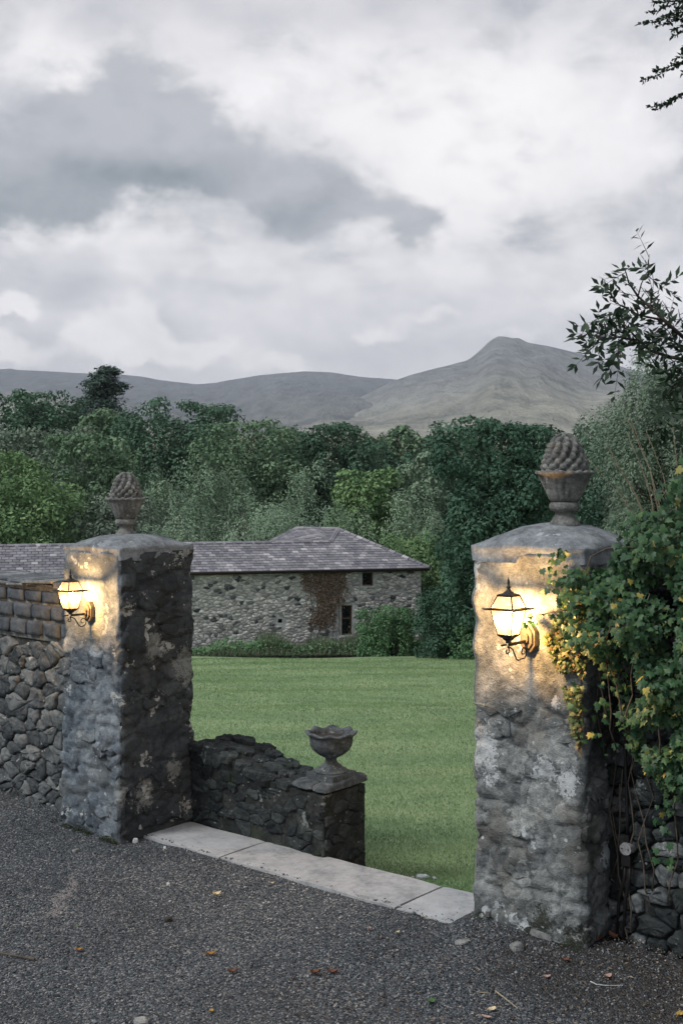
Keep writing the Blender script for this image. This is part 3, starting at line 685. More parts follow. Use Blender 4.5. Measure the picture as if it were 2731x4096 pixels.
# ------------------------------------------------------------------ pineapple finials
def finial(label, c, s, seed):
    root = thing('pineapple_finial', label, 'finial', c, 'carved pineapples on the gate pillars'); c = Vector(c)
    # foot
    pr = [(0.085, -0.04), (0.085, 0.0), (0.083, 0.01), (0.068, 0.03), (0.055, 0.05), (0.05, 0.065), (0.052, 0.073), (0.075, 0.082), (0.083, 0.095), (0.083, 0.115), (0.073, 0.125), (0.06, 0.13)]
    V, Fc = lathe_vf(c, [(r * s, z * s) for r, z in pr], 40); mesh('foot', V, Fc, M['finial'], root, True)
    pr = [(0.06, 0.125), (0.075, 0.131), (0.085, 0.15), (0.098, 0.18), (0.114, 0.215), (0.130, 0.25), (0.142, 0.270), (0.155, 0.278), (0.157, 0.288), (0.147, 0.295), (0.13, 0.290), (0.09, 0.28)]
    def flute(a, i, r, z):
        k = max(0.0, min(1, (z / s - 0.13) / 0.03)); ph = abs(math.sin(a * 9))
        e = 0.006 * s if z / s > 0.265 else 0
        return r + k * 0.006 * s * (ph - 0.5), z + e * (ph - 0.5)
    V, Fc = lathe_vf(c, [(r * s, z * s) for r, z in pr], 144, flute); mesh('cup', V, Fc, M['finial'], root, True)
    # egg of overlapping scales
    n = 132; prof = []; m = 64
    for i in range(m + 1):
        q = i / m; zz = 0.265 + 0.226 * q; rr = 0.106 * max(0, 1 - q ** 2.2) ** 0.54 * (1.0 + 0.08 * math.sin(min(1, q * 2.2) * math.pi)); prof.append((max(rr, 0.002), zz))
    rows = [(k + 0.5) / 7.6 for k in range(8)]; cnt = [12, 12, 12, 12, 11, 10, 8, 5]
    def scale_fn(a, i, r, z):
        q = (z / s - 0.265) / 0.226; best = 9
        for k, rq in enumerate(rows):
            dq = (q - rq) * 7.6
            if abs(dq) > 1.1: continue
            st = 2 * math.pi / cnt[k]; aa = (a - (k % 2) * st / 2) % st; aa = min(aa, st - aa) / (st / 2)
            best = min(best, (aa * aa * 1.75 + dq * dq * 1.75))
        bmp = max(0.0, 1 - best) ** 0.5
        return max(r + s * (0.028 * bmp - 0.008), 0.001), z + s * 0.010 * bmp
    V, Fc = lathe_vf(c, [(r * s, z * s) for r, z in prof], n, scale_fn); mesh('cone', V, Fc, M['finial'], root, True)
    return root
pR = at(2257, 2072, 6.22); finial('large carved stone pineapple in a fluted cup on the ivied pillar', (pR.x, pR.y, RTOP - 0.012), 1.02, 1)
pL = at(504, 2147, 8.06); finial('small carved stone pineapple in a fluted cup on the dark pillar', (pL.x, pL.y, LTOP - 0.012), 0.90, 2)

# ------------------------------------------------------------------ lanterns
def pane_mat():
    m, t = new_mat('lantern_glass')
    tr = t.node('ShaderNodeBsdfTransparent'); tr.inputs[0].default_value = (1, 0.96, 0.88, 1)
    tl = t.node('ShaderNodeBsdfTranslucent'); tl.inputs[0].default_value = (0.9, 0.85, 0.75, 1)
    gl = t.node('ShaderNodeBsdfGlossy'); gl.inputs['Roughness'].default_value = 0.1
    m1 = t.node('ShaderNodeMixShader'); m1.inputs[0].default_value = 0.028; t.l.new(tr.outputs[0], m1.inputs[1]); t.l.new(tl.outputs[0], m1.inputs[2])
    m2 = t.node('ShaderNodeMixShader'); m2.inputs[0].default_value = 0.05; t.l.new(m1.outputs[0], m2.inputs[1]); t.l.new(gl.outputs[0], m2.inputs[2])
    o = t.node('ShaderNodeOutputMaterial'); t.l.new(m2.outputs[0], o.inputs[0]); return m
def bulb_mat():
    m, t = new_mat('lit_bulb'); e = t.node('ShaderNodeEmission'); e.inputs[0].default_value = (1, 0.83, 0.58, 1); e.inputs[1].default_value = 9.0
    o = t.node('ShaderNodeOutputMaterial'); t.l.new(e.outputs[0], o.inputs[0]); return m
M['pane'] = pane_mat(); M['bulb'] = bulb_mat()
def lantern(label, wall_pt, reach, s, power, cap_text=None):
    """wall_pt: where the arm meets the wall; the lantern hangs out along -B"""
    w = Vector(wall_pt); root = thing('wall_lantern', label, 'lantern', w, 'lit lanterns on the gate pillars')
    C = w - B * reach
    def P(x, y, z): return C + A * (x * s) + B * (y * s) + Z * (z * s)
    def W(x, y, z): return w + A * (x * s) - B * (y * s) + Z * (z * s)
    # back plate: long octagon with a raised centre
    def octa(hw, hh, cut, y0, y1, V, Fc):
        pts = [(-hw, -hh + cut), (-hw + cut * .7, -hh), (hw - cut * .7, -hh), (hw, -hh + cut), (hw, hh - cut), (hw - cut * .7, hh), (-hw + cut * .7, hh), (-hw, hh - cut)]
        b = len(V)
        for y, k in ((y0, 1.0), (y1, 0.9)):
            for x, z in pts: V.append(W(x * k, y, z * k))
        for i in range(8): j = (i + 1) % 8; Fc.append((b + i, b + j, b + 8 + j, b + 8 + i))
        Fc.append(tuple(b + 8 + i for i in range(8))); Fc.append(tuple(b + i for i in range(8))[::-1])
    V, Fc = [], []; octa(0.050, 0.080, 0.04, -0.03, 0.022, V, Fc); octa(0.036, 0.058, 0.03, 0.0225, 0.034, V, Fc); octa(0.018, 0.026, 0.012, 0.0345, 0.05, V, Fc)
    mesh('back_plate', V, Fc, M['brass'], root)
    L = reach / s
    V, Fc = box_vf(P(0, L / 2 - 0.012, -0.015), 0.016 * s, (L - 0.035) * s, 0.016 * s, A, B, Z); box_vf(P(0, -0.045, -0.013), 0.008 * s, 0.05 * s, 0.009 * s, A, B, Z, V, Fc)
    mesh('arm', V, Fc, M['iron'], root)
    # scroll below the arm
    def spiral(cy, cz, r0, r1, a0, a1, n=22): return [(cy + (r0 + (r1 - r0) * k / n) * math.cos(a0 + (a1 - a0) * k / n), cz + (r0 + (r1 - r0) * k / n) * math.sin(a0 + (a1 - a0) * k / n)) for k in range(n + 1)]
    front = spiral(-0.012, -0.048, 0.006, 0.02, R(-260), R(70))
    mid = [(0.018, -0.032), (0.04, -0.045), (0.06, -0.075), (0.075, -0.098), (0.095, -0.108), (0.118, -0.103)]
    back = spiral(L - 0.062, -0.07, 0.034, 0.008, R(-75), R(300))
    V, Fc = tube_vf([P(0, y, z) for y, z in front + mid], 0.0038 * s, 6); tube_vf([P(0, y, z) for y, z in [(0.118, -0.103)] + back], 0.0038 * s, 6, V, Fc)
    tube_vf([P(0, 0.0, -0.022), P(0, 0.0, -0.032)], 0.006 * s, 6, V, Fc)
    mesh('scroll', V, Fc, M['iron'], root, True)
    # square cup under the glass
    def sq(levels, V, Fc, cap=True):
        b = len(V)
        for h, z in levels:
            for i, j in ((-1, -1), (1, -1), (1, 1), (-1, 1)): V.append(P(i * h, j * h, z))
        for k in range(len(levels) - 1):
            for i in range(4): j = (i + 1) % 4; Fc.append((b + k * 4 + i, b + k * 4 + j, b + k * 4 + 4 + j, b + k * 4 + 4 + i))
        if cap: Fc.append((b, b + 3, b + 2, b + 1)); e = b + (len(levels) - 1) * 4; Fc.append((e, e + 1, e + 2, e + 3))
        return V, Fc
    V, Fc = sq([(0.010, -0.008), (0.011, 0.004), (0.018, 0.01), (0.022, 0.018), (0.034, 0.026), (0.042, 0.033), (0.044, 0.037)], [], []); mesh('cup', V, Fc, M['iron'], root)
    z0, z1, h0, h1 = 0.038, 0.163, 0.040, 0.064           # lower glass
    def bars(ha, za, hb, zb, r, V, Fc):
        for i, j in ((-1, -1), (1, -1), (1, 1), (-1, 1)): tube_vf([P(i * ha, j * ha, za), P(i * hb, j * hb, zb)], r * s, 6, V, Fc)
    def ring(h, z, r, V, Fc):
        cs = ((-1, -1), (1, -1), (1, 1), (-1, 1))
        for i in range(4):
            a, b = cs[i], cs[(i + 1) % 4]; tube_vf([P(a[0] * h, a[1] * h, z), P(b[0] * h, b[1] * h, z)], r * s, 6, V, Fc)
    V, Fc = [], []; bars(h0, z0, h1, z1, 0.0028, V, Fc); ring(h0, z0, 0.003, V, Fc); mesh('lower_frame', V, Fc, M['iron'], root)
    # flared eave with pointed corners
    V, Fc = sq([(0.067, 0.160), (0.078, 0.164), (0.078, 0.172), (0.064, 0.176), (0.060, 0.172), (0.058, 0.160)], [], [], False)
    k = len(V); 
    for i in range(4): j = (i + 1) % 4; Fc.append((i, j, k - 4 + j, k - 4 + i))
    for i, j in ((-1, -1), (1, -1), (1, 1), (-1, 1)): tube_vf([P(i * 0.070, j * 0.070, 0.168), P(i * 0.084, j * 0.084, 0.168), P(i * 0.098, j * 0.098, 0.171)], [0.007 * s, 0.006 * s, 0.002 * s], 6, V, Fc)
    mesh('eave', V, Fc, M['iron'], root)
    r0, r1, q0, q1 = 0.173, 0.236, 0.064, 0.041
    V, Fc = [], []; bars(q0, r0, q1, r1, 0.0042, V, Fc); ring(q1, r1, 0.0045, V, Fc); mesh('roof_frame', V, Fc, M['iron'], root)
    V, Fc = sq([(0.043, 0.2365), (0.044, 0.242), (0.022, 0.250), (0.010, 0.262), (0.007, 0.27)], [], []); mesh('roof_top', V, Fc, M['iron'], root)
    pr = [(0.006, 0.262), (0.007, 0.272), (0.013, 0.277), (0.012, 0.283), (0.006, 0.288), (0.006, 0.296), (0.007, 0.305), (0.004, 0.322), (0.0008, 0.332)]
    V, Fc = lathe_vf(C, [(r * s, z * s) for r, z in pr], 12); mesh('finial', V, Fc, M['iron'], root, True)
    cs = ((-1, -1), (1, -1), (1, 1), (-1, 1))
    for ha, za, hb, zb in ((h0 * .96, z0 + .002, h1 * .96, z1 - .002), (q0 * .96, r0 + .003, q1 * .96, r1 - .002)):
        for i in range(4):
            a, b = cs[i], cs[(i + 1) % 4]
            pn = mesh('pane', [P(a[0] * ha, a[1] * ha, za), P(b[0] * ha, b[1] * ha, za), P(b[0] * hb, b[1] * hb, zb), P(a[0] * hb, a[1] * hb, zb)], [(0, 1, 2, 3)], M['pane'], root)
            if za < r0:      # the bevelled lead lines at the foot of each lower pane
                def Q(x, y):
                    lo = P(a[0] * ha, a[1] * ha, za).lerp(P(b[0] * ha, b[1] * ha, za), x); hi = P(a[0] * hb, a[1] * hb, zb).lerp(P(b[0] * hb, b[1] * hb, zb), x); return lo.lerp(hi, y)
                V, Fc = tube_vf([Q(0.12, 0.02), Q(0.26, 0.32), Q(0.74, 0.32), Q(0.88, 0.02)], 0.0009 * s, 4); mesh('lead_line', V, Fc, M['brass'], pn)
    V, Fc = lathe_vf(C, [(r * s, z * s) for r, z in ((0.009, 0.036), (0.009, 0.075), (0.011, 0.077), (0.011, 0.085))], 12); mesh('bulb_holder', V, Fc, M['white_stone'], root, True)
    V, Fc = lathe_vf(C, [(r * s, z * s) for r, z in ((0.008, 0.085), (0.015, 0.094), (0.019, 0.108), (0.017, 0.124), (0.009, 0.140), (0.001, 0.150))], 16); bo = mesh('bulb', V, Fc, M['bulb'], root, True)
    ld = bpy.data.lights.new('lantern_light', 'POINT'); ld.energy = power; ld.color = (1, 0.56, 0.215); ld.shadow_soft_size = 0.017 * s
    lo = bpy.data.objects.new('lantern_light', ld); COL.objects.link(lo); lo.parent = root; lo.location = P(0, 0, 0.116) - w
    bo.visible_shadow = False
    return root
lantern('black wall lantern glowing beside the ivy leaves', ab(3.281 - 0.318, 0.358, 1.607), 0.206, 1.0, 24.0)
lantern('black wall lantern glowing beside the dressed block wall', ab(-0.329, -0.008, 1.54), 0.160, 0.92, 17.0)

# ------------------------------------------------------------------ walls beside the pillars
rw = thing('rubble_wall', 'grey rubble wall topped with three courses of dressed blocks and slates', 'wall', ab(-1.5, 0.2))
def mL(u, v, d): return ab(u, 0.13 - d, v)
rough_box('core', mL, -4.2, -0.63, -0.25, 1.66, 0.42, M['wall_mortar'], rw, 0.07, 0.02)
lay_stones(rubble(-1.9, -0.60, -0.02, 1.27, 0.105, 0.15, 21, 0.6), mL, rw, [M['wall_stone']], 0.036, 0.004, 22, 3, 0.05, 0.35)
lay_stones(rubble(-4.2, -1.9, -0.02, 1.27, 0.13, 0.2, 23, 0.42), mL, rw, [M['wall_stone']], 0.045, 0.008, 24, 3, 0.05, 0.35, name='stone')
r = random.Random(4)
rough_box('bedding_mortar', mL, -4.2, -0.62, 1.262, 1.655, 0.4, M['lime_mortar'], rw, 0.05, 0.01).location.y -= 0.018
for k in range(3):                                   # dressed blocks
    u = -4.2 + 0.11 * (k % 2); v = 1.285 + k * 0.125
    while u < -0.66:
        l = r.uniform(0.20, 0.27); e = min(u + l, -0.60); rr = random.Random(int(u * 1000) + k)
        if e - u > 0.05:
            x0, x1, y0, y1 = u + 0.008, e - 0.008, v + 0.008, v + 0.117
            if k == 2: y1 -= 0.02
            poly = [(x0, y0), ((x0 + x1) / 2, y0 + rr.uniform(-.003, .003)), (x1, y0 + rr.uniform(-.004, .004)), (x1 + rr.uniform(-.004, .004), y1), ((x0 + x1) / 2, y1 + rr.uniform(-.003, .003)), (x0, y1 + rr.uniform(-.005, .005))]
            V, Fc = stone_vf(poly, mL, 0.045, 0.002, rr, 3, 0.03, 0.08, 1); mesh('block', V, Fc, M['block'], rw, True)
        u += l
u = -4.2
while u < -0.62:                                     # thin slates laid along the top
    for lay in range(2):
        l = r.uniform(0.18, 0.42); c = ab(min(u + l / 2, -0.66), 0.30 + r.uniform(-.02, .02), 1.672 + lay * 0.026 + r.uniform(-.004, .004))
        ax = (A + Z * r.uniform(-.05, .05)).normalized(); V, Fc = box_vf(c, l, 0.46 + r.uniform(-.04, .05), 0.018, ax, B, ax.cross(B))
        V = [v + Vector((r.uniform(-.008, .008), r.uniform(-.008, .008), r.uniform(-.004, .004))) for v in V]
        mesh('coping_slate', V, Fc, M['coping_slate'], rw)
    u += r.uniform(0.15, 0.3)

iw = thing('ivied_wall', 'dark rubble wall under a curtain of ivy with a cable conduit', 'wall', ab(4.0, 0.8))
def mR(u, v, d): return ab(u, 0.66 - d, v)
rough_box('core', mR, 3.26, 6.2, -0.25, 1.95, 0.40, M['dark_mortar'], iw, 0.07, 0.02)
lay_stones(rubble(3.27, 4.6, -0.02, 1.9, 0.10, 0.16, 31, 0.6), mR, iw, [M['wall_stone'], M['dark_stone']], 0.04, 0.007, 32, 3, 0.05, 0.35)

lw = thing('low_wall', 'low dark mossy wall sloping down to a capped end under the urn', 'wall', ab(0.7, 0.8))
def mW(u, v, d): return ab(u, 0.625 - d, v)
def mE(u, v, d): return ab(1.285 + d, u, v)
def low_top(u): return float(np.interp(u, [-0.1, 0.2, 0.38, 0.55, 0.68, 0.85, 1.02, 1.3], [0.54, 0.545, 0.525, 0.475, 0.445, 0.42, 0.41, 0.415]))
rough_box('core', mW, -0.05, 1.28, -0.45, 0.45, 0.41, M['dark_mortar'], lw, 0.03, 0.016, top=low_top)
polys = [p for p in rubble(0.0, 1.28, -0.12, 0.60, 0.07, 0.12, 41, 0.6) if max(q[1] for q in p) < low_top(sum(q[0] for q in p) / len(p)) + 0.01]
lay_stones(polys, mW, lw, [M['dark_stone']], 0.012, 0.001, 42, 3, 0.04, 0.7, 0.62)
lay_stones(rubble(0.63, 1.03, -0.3, 0.42, 0.08, 0.13, 43, 0.42), mE, lw, [M['dark_stone']], 0.010, 0.001, 44, 3, 0.04, 0.7, 0.6)
u = -0.02; r = random.Random(9)
while u < 0.98:                                      # uneven stones bedded along the sloping top
    l = r.uniform(0.10, 0.22); z = low_top(u + l / 2); dz = low_top(u + l) - low_top(u)
    ax = (A * l + Z * dz).normalized(); up = ax.cross(B)
    for bb in (0.66, 0.82, 0.97):
        q = ab(u + l / 2 + r.uniform(-.03, .03), bb + r.uniform(-.02, .02), z + 0.004 + r.uniform(-.008, .008))
        def mt(x, y, d, q=q, ax=ax, up=up): return q + ax * x + B * y + up * d
        w2 = 0.085 * r.uniform(.8, 1.15); poly = [(l * .55 * math.cos(k * math.pi / 3.5 + r.uniform(-.3, .3)), w2 * math.sin(k * math.pi / 3.5 + r.uniform(-.3, .3))) for k in range(7)]
        V, Fc = stone_vf(poly, mt, r.uniform(0.010, 0.022), 0.002, r, 3, 0.03, 0.4, 1); mesh('coping_stone', V, Fc, M['dark_stone'], lw, False)
    u += l * 0.9
# end slabs under the urn
for u0, u1, b0, b1, dz in ((1.0, 1.17, 0.615, 1.04, 0.0), (1.178, 1.305, 0.612, 1.045, 0.004)):
    def ms_(x, y, d): return ab(x, y, 0.435 + d)
    rr = random.Random(int(u0 * 100)); poly = [(u0, b0), ((u0 + u1) / 2, b0 - .006), (u1, b0 + .008), (u1 + .006, (b0 + b1) / 2), (u1 - .008, b1), (u0, b1)]
    V, Fc = stone_vf(poly, ms_, 0.043 + dz, 0.0, rr, 3, 0.0, 0.06, 1); mesh('end_slab', V, Fc, M['urn'], lw, True)

# ------------------------------------------------------------------ urn
uc = ab(1.165, 0.825, 0.478); urn = thing('garden_urn', 'weathered stone urn with a wavy rim on the end of the low wall', 'urn', uc)
k = 0.000424
V, Fc = box_vf(uc + Z * 0.018, 0.235, 0.235, 0.042, A, B, Z); mesh('plinth', V, Fc, M['urn'], urn)
pr = [(0.112, 0.0395), (0.11, 0.052), (0.082, 0.06), (0.08, 0.068), (0.072, 0.078), (0.05, 0.092), (0.04, 0.105), (0.036, 0.118), (0.040, 0.132), (0.05, 0.14)]
V, Fc = lathe_vf(uc, pr, 40); mesh('stem', V, Fc, M['urn'], urn, True)
pr = [(0.045, 0.136), (0.056, 0.139), (0.09, 0.158), (0.12, 0.185), (0.137, 0.215), (0.143, 0.245), (0.144, 0.268), (0.150, 0.280), (0.163, 0.287), (0.169, 0.296), (0.163, 0.304), (0.145, 0.303), (0.130, 0.292), (0.124, 0.270), (0.122, 0.255)]
def lobes(a, i, r_, z):
    q = max(0.0, min(1.0, (z - 0.136) / 0.05)) * (1.0 if z < 0.275 else 0.4)
    wv = math.cos(a * 8 + 0.4); rimk = max(0, (z - 0.268) / 0.03)
    return r_ + 0.006 * q * (abs(math.sin(a * 8)) - 0.5) + (0.008 * wv * rimk if i < 13 else 0), z + 0.007 * wv * min(1.2, rimk)
V, Fc = lathe_vf(uc, pr, 128, lobes); mesh('bowl', V, Fc, M['urn'], urn, True)
V, Fc = lathe_vf(uc, [(0.123, 0.2549), (0.10, 0.268), (0.05, 0.272), (0.005, 0.27)], 28); mesh('soil', V, Fc, M['soil'], urn, True)

# ------------------------------------------------------------------ kerb slabs
def kerb(label, a0, a1, seed):
    root = thing('kerb_slab', label, 'kerb slab', ab((a0 + a1) / 2, 0.43), 'stone slabs across the gateway')
    rr = random.Random(seed); n = max(4, int((a1 - a0) / 0.04)); V = []; Fc = []; m = 8
    for i in range(n + 1):
        a = a0 + (a1 - a0) * i / n
        f = 0.170 + 0.034 * a + 0.012 * noise.noise(Vector((a * 6, seed, 0))); bk = 0.585 + 0.055 * a + 0.010 * noise.noise(Vector((a * 5, seed, 4)))
        edge = 0.004 if i in (0, n) else 0.0
        for j in range(m + 1):
            b = f + (bk - f) * j / m; e = 0.003 if j in (0, m) else 0
            V.append(ab(a, b, 0.020 - edge - e + 0.004 * noise.noise(Vector((a * 4, b * 4, seed)))))
    w = m + 1
    for i in range(n):
        for j in range(m): Fc.append((i * w + j, (i + 1) * w + j, (i + 1) * w + j + 1, i * w + j + 1))
    rim = [i * w for i in range(n)] + [n * w + j for j in range(m)] + [i * w + m for i in range(n, 0, -1)] + [j for j in range(m, 0, -1)]
    b = len(V)
    for i in rim: V.append(V[i] - Z * 0.32)
    for q in range(len(rim)): p2 = (q + 1) % len(rim); Fc.append((rim[p2], rim[q], b + q, b + p2))
    Fc.append(tuple(b + q for q in range(len(rim))))
    mesh('slab', V, Fc, M['kerb'], root, False)
kerb('short pale kerb slab at the foot of the dark pillar', 0.03, 0.752, 1)
kerb('long pale kerb slab running in front of the urn', 0.766, 2.148, 2)
kerb('pale kerb slab that runs under the foot of the ivied pillar', 2.164, 2.70, 3)

# ------------------------------------------------------------------ barn
P0 = Vector((-14.35, 47.3, 0)); E = Vector((0.968, 0.2514, 0)).normalized(); Nb = Vector((E.y, -E.x, 0))      # Nb faces the drive
ZE = -1.32; ZB = -5.4; PITCH = 0.385
def bw(s, z, d=0.0): return P0 + E * s + Nb * d + Z * z
barn = thing('stone_barn', 'long pale rubble stone barn with a purple slate roof across the lawn', 'barn', bw(12, ZB))
WIN = [(15.8, 16.32, -2.08, -1.47), (14.83, 15.33, -4.3, -2.95)]; VENT = [(11.9, 12.1, -3.66, -3.48), (14.22, 14.36, -3.45, -3.28)]
# wall body with real openings
us = sorted({-8.0, 18.62, *[w[0] for w in WIN + VENT], *[w[1] for w in WIN + VENT]}); vs = sorted({ZB, ZE + 0.12, *[w[2] for w in WIN + VENT], *[w[3] for w in WIN + VENT]})
V = []; Fc = []
for z in vs:
    for s in us: V.append(bw(s, z))
nu = len(us)
for j in range(len(vs) - 1):
    for i in range(nu - 1):
        cs_, cz = (us[i] + us[i + 1]) / 2, (vs[j] + vs[j + 1]) / 2
        if any(a < cs_ < b and c < cz < d_ for a, b, c, d_ in WIN + VENT): continue
        Fc.append((j * nu + i, j * nu + i + 1, (j + 1) * nu + i + 1, (j + 1) * nu + i))
for a, b, c_, d_ in WIN + VENT:                      # reveals
    k = len(V)
    for s, z in ((a, c_), (b, c_), (b, d_), (a, d_)): V += [bw(s, z), bw(s, z, -0.35)]
    for q in range(4): p2 = (q + 1) % 4; Fc.append((k + 2 * p2, k + 2 * q, k + 2 * q + 1, k + 2 * p2 + 1))
k = len(V)                                           # ends and back
V += [bw(18.62, ZB), bw(18.62, ZB, -7.6), bw(18.62, ZE + .12, -7.6), bw(18.62, ZE + .12), bw(-8, ZB), bw(-8, ZB, -7.6), bw(-8, ZE + .12, -7.6), bw(-8, ZE + .12)]
Fc += [(k, k + 1, k + 2, k + 3), (k + 5, k + 4, k + 7, k + 6), (k + 1, k + 5, k + 6, k + 2)]
mesh('wall', V, Fc, M['barn_mortar'], barn)
def hit(p, m=0.02):
    u0, u1 = min(q[0] for q in p), max(q[0] for q in p); v0, v1 = min(q[1] for q in p), max(q[1] for q in p)
    return any(u1 > a - m and u0 < b + m and v1 > c - m and v0 < d + m for a, b, c, d in WIN + VENT)
def mB(u, v, d): return bw(u, v, d)
polys = [p for p in rubble(0.5, 18.6, ZB + 0.4, ZE + 0.02, 0.135, 0.23, 51, 0.65) if not hit(p)]
polys.sort(key=lambda p: (p[0][0] < 7.6) * 10 - abs(sum(p[i][0] * p[(i + 1) % len(p)][1] - p[(i + 1) % len(p)][0] * p[i][1] for i in range(len(p)))))
lay_stones(polys, mB, barn, [M['barn_stone']], 0.04, 0.012, 52, 2, 0.05, 0.5, 0.97, limit=300)
# windows
for i, (a, b, c_, d_) in enumerate(WIN):
    V, Fc = [], []; f = 0.06; dd = -0.12
    cz, csx = (c_ + d_) / 2, (a + b) / 2
    for s, z, sx, sz in ((a + f / 2, cz, f, d_ - c_), (b - f / 2, cz, f, d_ - c_), (csx, c_ + f / 2, b - a - 2 * f, f), (csx, d_ - f / 2, b - a - 2 * f, f)): box_vf(bw(s, z, dd), sx, 0.07, sz, E, Nb, Z, V, Fc)
    if i == 1: box_vf(bw(csx, -3.55, dd), b - a - 2 * f, 0.07, 0.08, E, Nb, Z, V, Fc)
    wf = mesh('window', V, Fc, M['timber'], barn)
    for z0_, z1_ in (((c_ + f, d_ - f),) if i == 0 else ((c_ + f, -3.59), (-3.51, d_ - f))):
        V, Fc = box_vf(bw(csx, (z0_ + z1_) / 2, dd - 0.01), b - a - 2 * f, 0.012, z1_ - z0_, E, Nb, Z); mesh('pane', V, Fc, M['dark_glass'], wf)
    V, Fc = box_vf(bw(csx, c_ - 0.05, 0.02), b - a + 0.2, 0.16, 0.09, E, Nb, Z); mesh('sill', V, Fc, M['barn_mortar'], wf)
for a, b, c_, d_ in VENT:
    V, Fc = box_vf(bw((a + b) / 2, (c_ + d_) / 2, -0.2), b - a, 0.02, d_ - c_, E, Nb, Z); mesh('vent', V, Fc, M['hole'], barn)
# roof planes: (s along the eave, w back from the wall)
OV = 0.28
def rf(s, w, lift=0.0): return bw(s, ZE + 0.10 + PITCH * w + lift, -w)
sJ, sT, sS, sK, sFR = 14.95, 15.72, 13.95, 12.55, 18.95; wR, wT = 2.6, 4.05
Tt = rf(sT, wT); Sp = bw(sS, Tt.z, -5.6); Jp = rf(sJ, wR); Kp = rf(sK - 0.6, wR); FR = rf(sFR, -OV); MLp = rf(-8.3, wR); EL = rf(-8.3, -OV)
BR = bw(sFR, ZE, -8.2); BLk = bw(11.0, ZE, -8.2); Bm = bw(-8.3, ZE, -2 * wR)
V = [EL, FR, Tt, Jp, MLp, Sp, Kp, BR, BLk, Bm, bw(11.5, ZE, -2 * wR)]
Fc = [(0, 1, 2, 3, 4), (6, 3, 2, 5), (1, 7, 2), (2, 7, 8, 5), (5, 8, 6), (4, 6, 10, 9)]
roof = mesh('roof', [v - Z * 0.03 for v in V], Fc, M['slate'], barn)
# slates
sl_me = bpy.data.meshes.new('slate'); V, Fc = box_vf((0, 0, 0), 1, 1, 1); sl_me.from_pydata(V, [], Fc); sl_me.materials.append(M['slate'])
slope = Vector((-Nb.x, -Nb.y, PITCH)).normalized(); nrm = E.cross(slope).normalized(); k = math.sqrt(1 + PITCH ** 2)
r = random.Random(77); jobs = []
exp_, wd = 0.27, 0.31
def inside(s, w):
    if s < -8.2: return False
    hipx = sFR + (sT - sFR) * (w + OV) / (wT + OV)
    if s > hipx - 0.02: return False
    if w <= wR: return True
    if w > wT: return False
    return s > sJ + (sT - sJ) * (w - wR) / (wT - wR)
row = 0
while True:
    wv_ = -OV + row * exp_ / k
    if wv_ > wT: break
    s = -8.2 + (row % 2) * wd / 2
    while s < 19.2:
        if inside(s, wv_ + 0.1): jobs.append((rf(s, wv_ + exp_ * 0.62 / k, 0.012 + r.uniform(0, .006)), E, slope, nrm, s))
        s += wd
    row += 1
u2 = (Jp - Kp).normalized(); H2 = ((Tt + Sp) / 2 - (Jp + Kp) / 2).length; nq = int(H2 / 0.22)
for q in range(nq + 1):
    v = (q + 0.45) / (nq + 1); p0, p1 = Kp.lerp(Sp, v), Jp.lerp(Tt, v); ln = (p1 - p0).length; uu = (p1 - p0).normalized(); pm = Kp.lerp(Jp, .5); up2 = (Sp.lerp(Tt, .5) - pm); up2 = (up2 - uu * up2.dot(uu)).normalized(); n2 = uu.cross(up2).normalized(); s = (q % 2) * wd / 2 + 0.08
    while s < ln: jobs.append((p0 + uu * s + n2 * 0.02, uu, up2, n2, 12.0)); s += wd
jobs.sort(key=lambda j: (not (7.9 < j[4] < 19.5), r.random())); LV, LF, LT = [], [], []
for i, (p, ax, sl, nn, s) in enumerate(jobs):
    sl2 = (sl - nn * 0.07).normalized(); ax2 = (ax + sl * r.uniform(-.02, .02)).normalized(); n3_ = ax2.cross(sl2).normalized(); sx, sy, sz = wd * r.uniform(.90, .965), exp_ * 1.3, 0.024
    p = p + nn * 0.012 + sl * r.uniform(-.012, .012)
    if i < 300:
        o = link('slate', sl_me, None, roof)
        mm = Matrix((ax2 * sx, sl2 * sy, n3_ * sz)).transposed().to_4x4(); mm.translation = p - origin(barn); o.matrix_local = mm
    else:
        b = len(LV); box_vf(p, sx, sy, sz, ax2, sl2, n3_, LV, LF); LT += [r.random()] * 6
o = mesh('slate_courses', LV, LF, M['slate'], roof, kind='stuff'); aa = o.data.attributes.new('tint', 'FLOAT', 'FACE'); aa.data.foreach_set('value', LT)
def ridge_tiles(p, q, n):
    for i in range(n):
        a = p.lerp(q, i / n + 0.004); b = p.lerp(q, (i + 1) / n - 0.004); ax = (b - a).normalized(); sd = ax.cross(Z).normalized(); up = sd.cross(ax)
        V = []
        for e in (a, b):
            V += [e + sd * 0.13 - up * 0.02, e + sd * 0.13 + up * 0.01, e + up * 0.075, e - sd * 0.13 + up * 0.01, e - sd * 0.13 - up * 0.02]
        Fc = [(0, 1, 6, 5), (1, 2, 7, 6), (2, 3, 8, 7), (3, 4, 9, 8), (4, 3, 2, 1, 0), (5, 6, 7, 8, 9)]
        mesh('ridge_tile', V, Fc, M['slate'], roof)
ridge_tiles(rf(-8.2, wR, .03), rf(sJ, wR, .03), 50); ridge_tiles(Jp + Z * .04, Tt + Z * .04, 4); ridge_tiles(Sp + Z * .04, Tt + Z * .04, 5); ridge_tiles(Tt + Z * .04, FR + Z * .04, 14); ridge_tiles(Kp + Z * .04, Sp + Z * .04, 7)
V, Fc = box_vf(bw(5.3, ZE - 0.05, OV - 0.05), 27.2, 0.05, 0.14, E, Nb, Z); mesh('fascia', V, Fc, M['timber'], barn)
V, Fc = tube_vf([bw(-8.3, ZE - 0.02, OV + 0.04), bw(18.95, ZE - 0.02, OV + 0.04)], 0.06, 8); mesh('gutter', V, Fc, M['fascia'], barn, True)

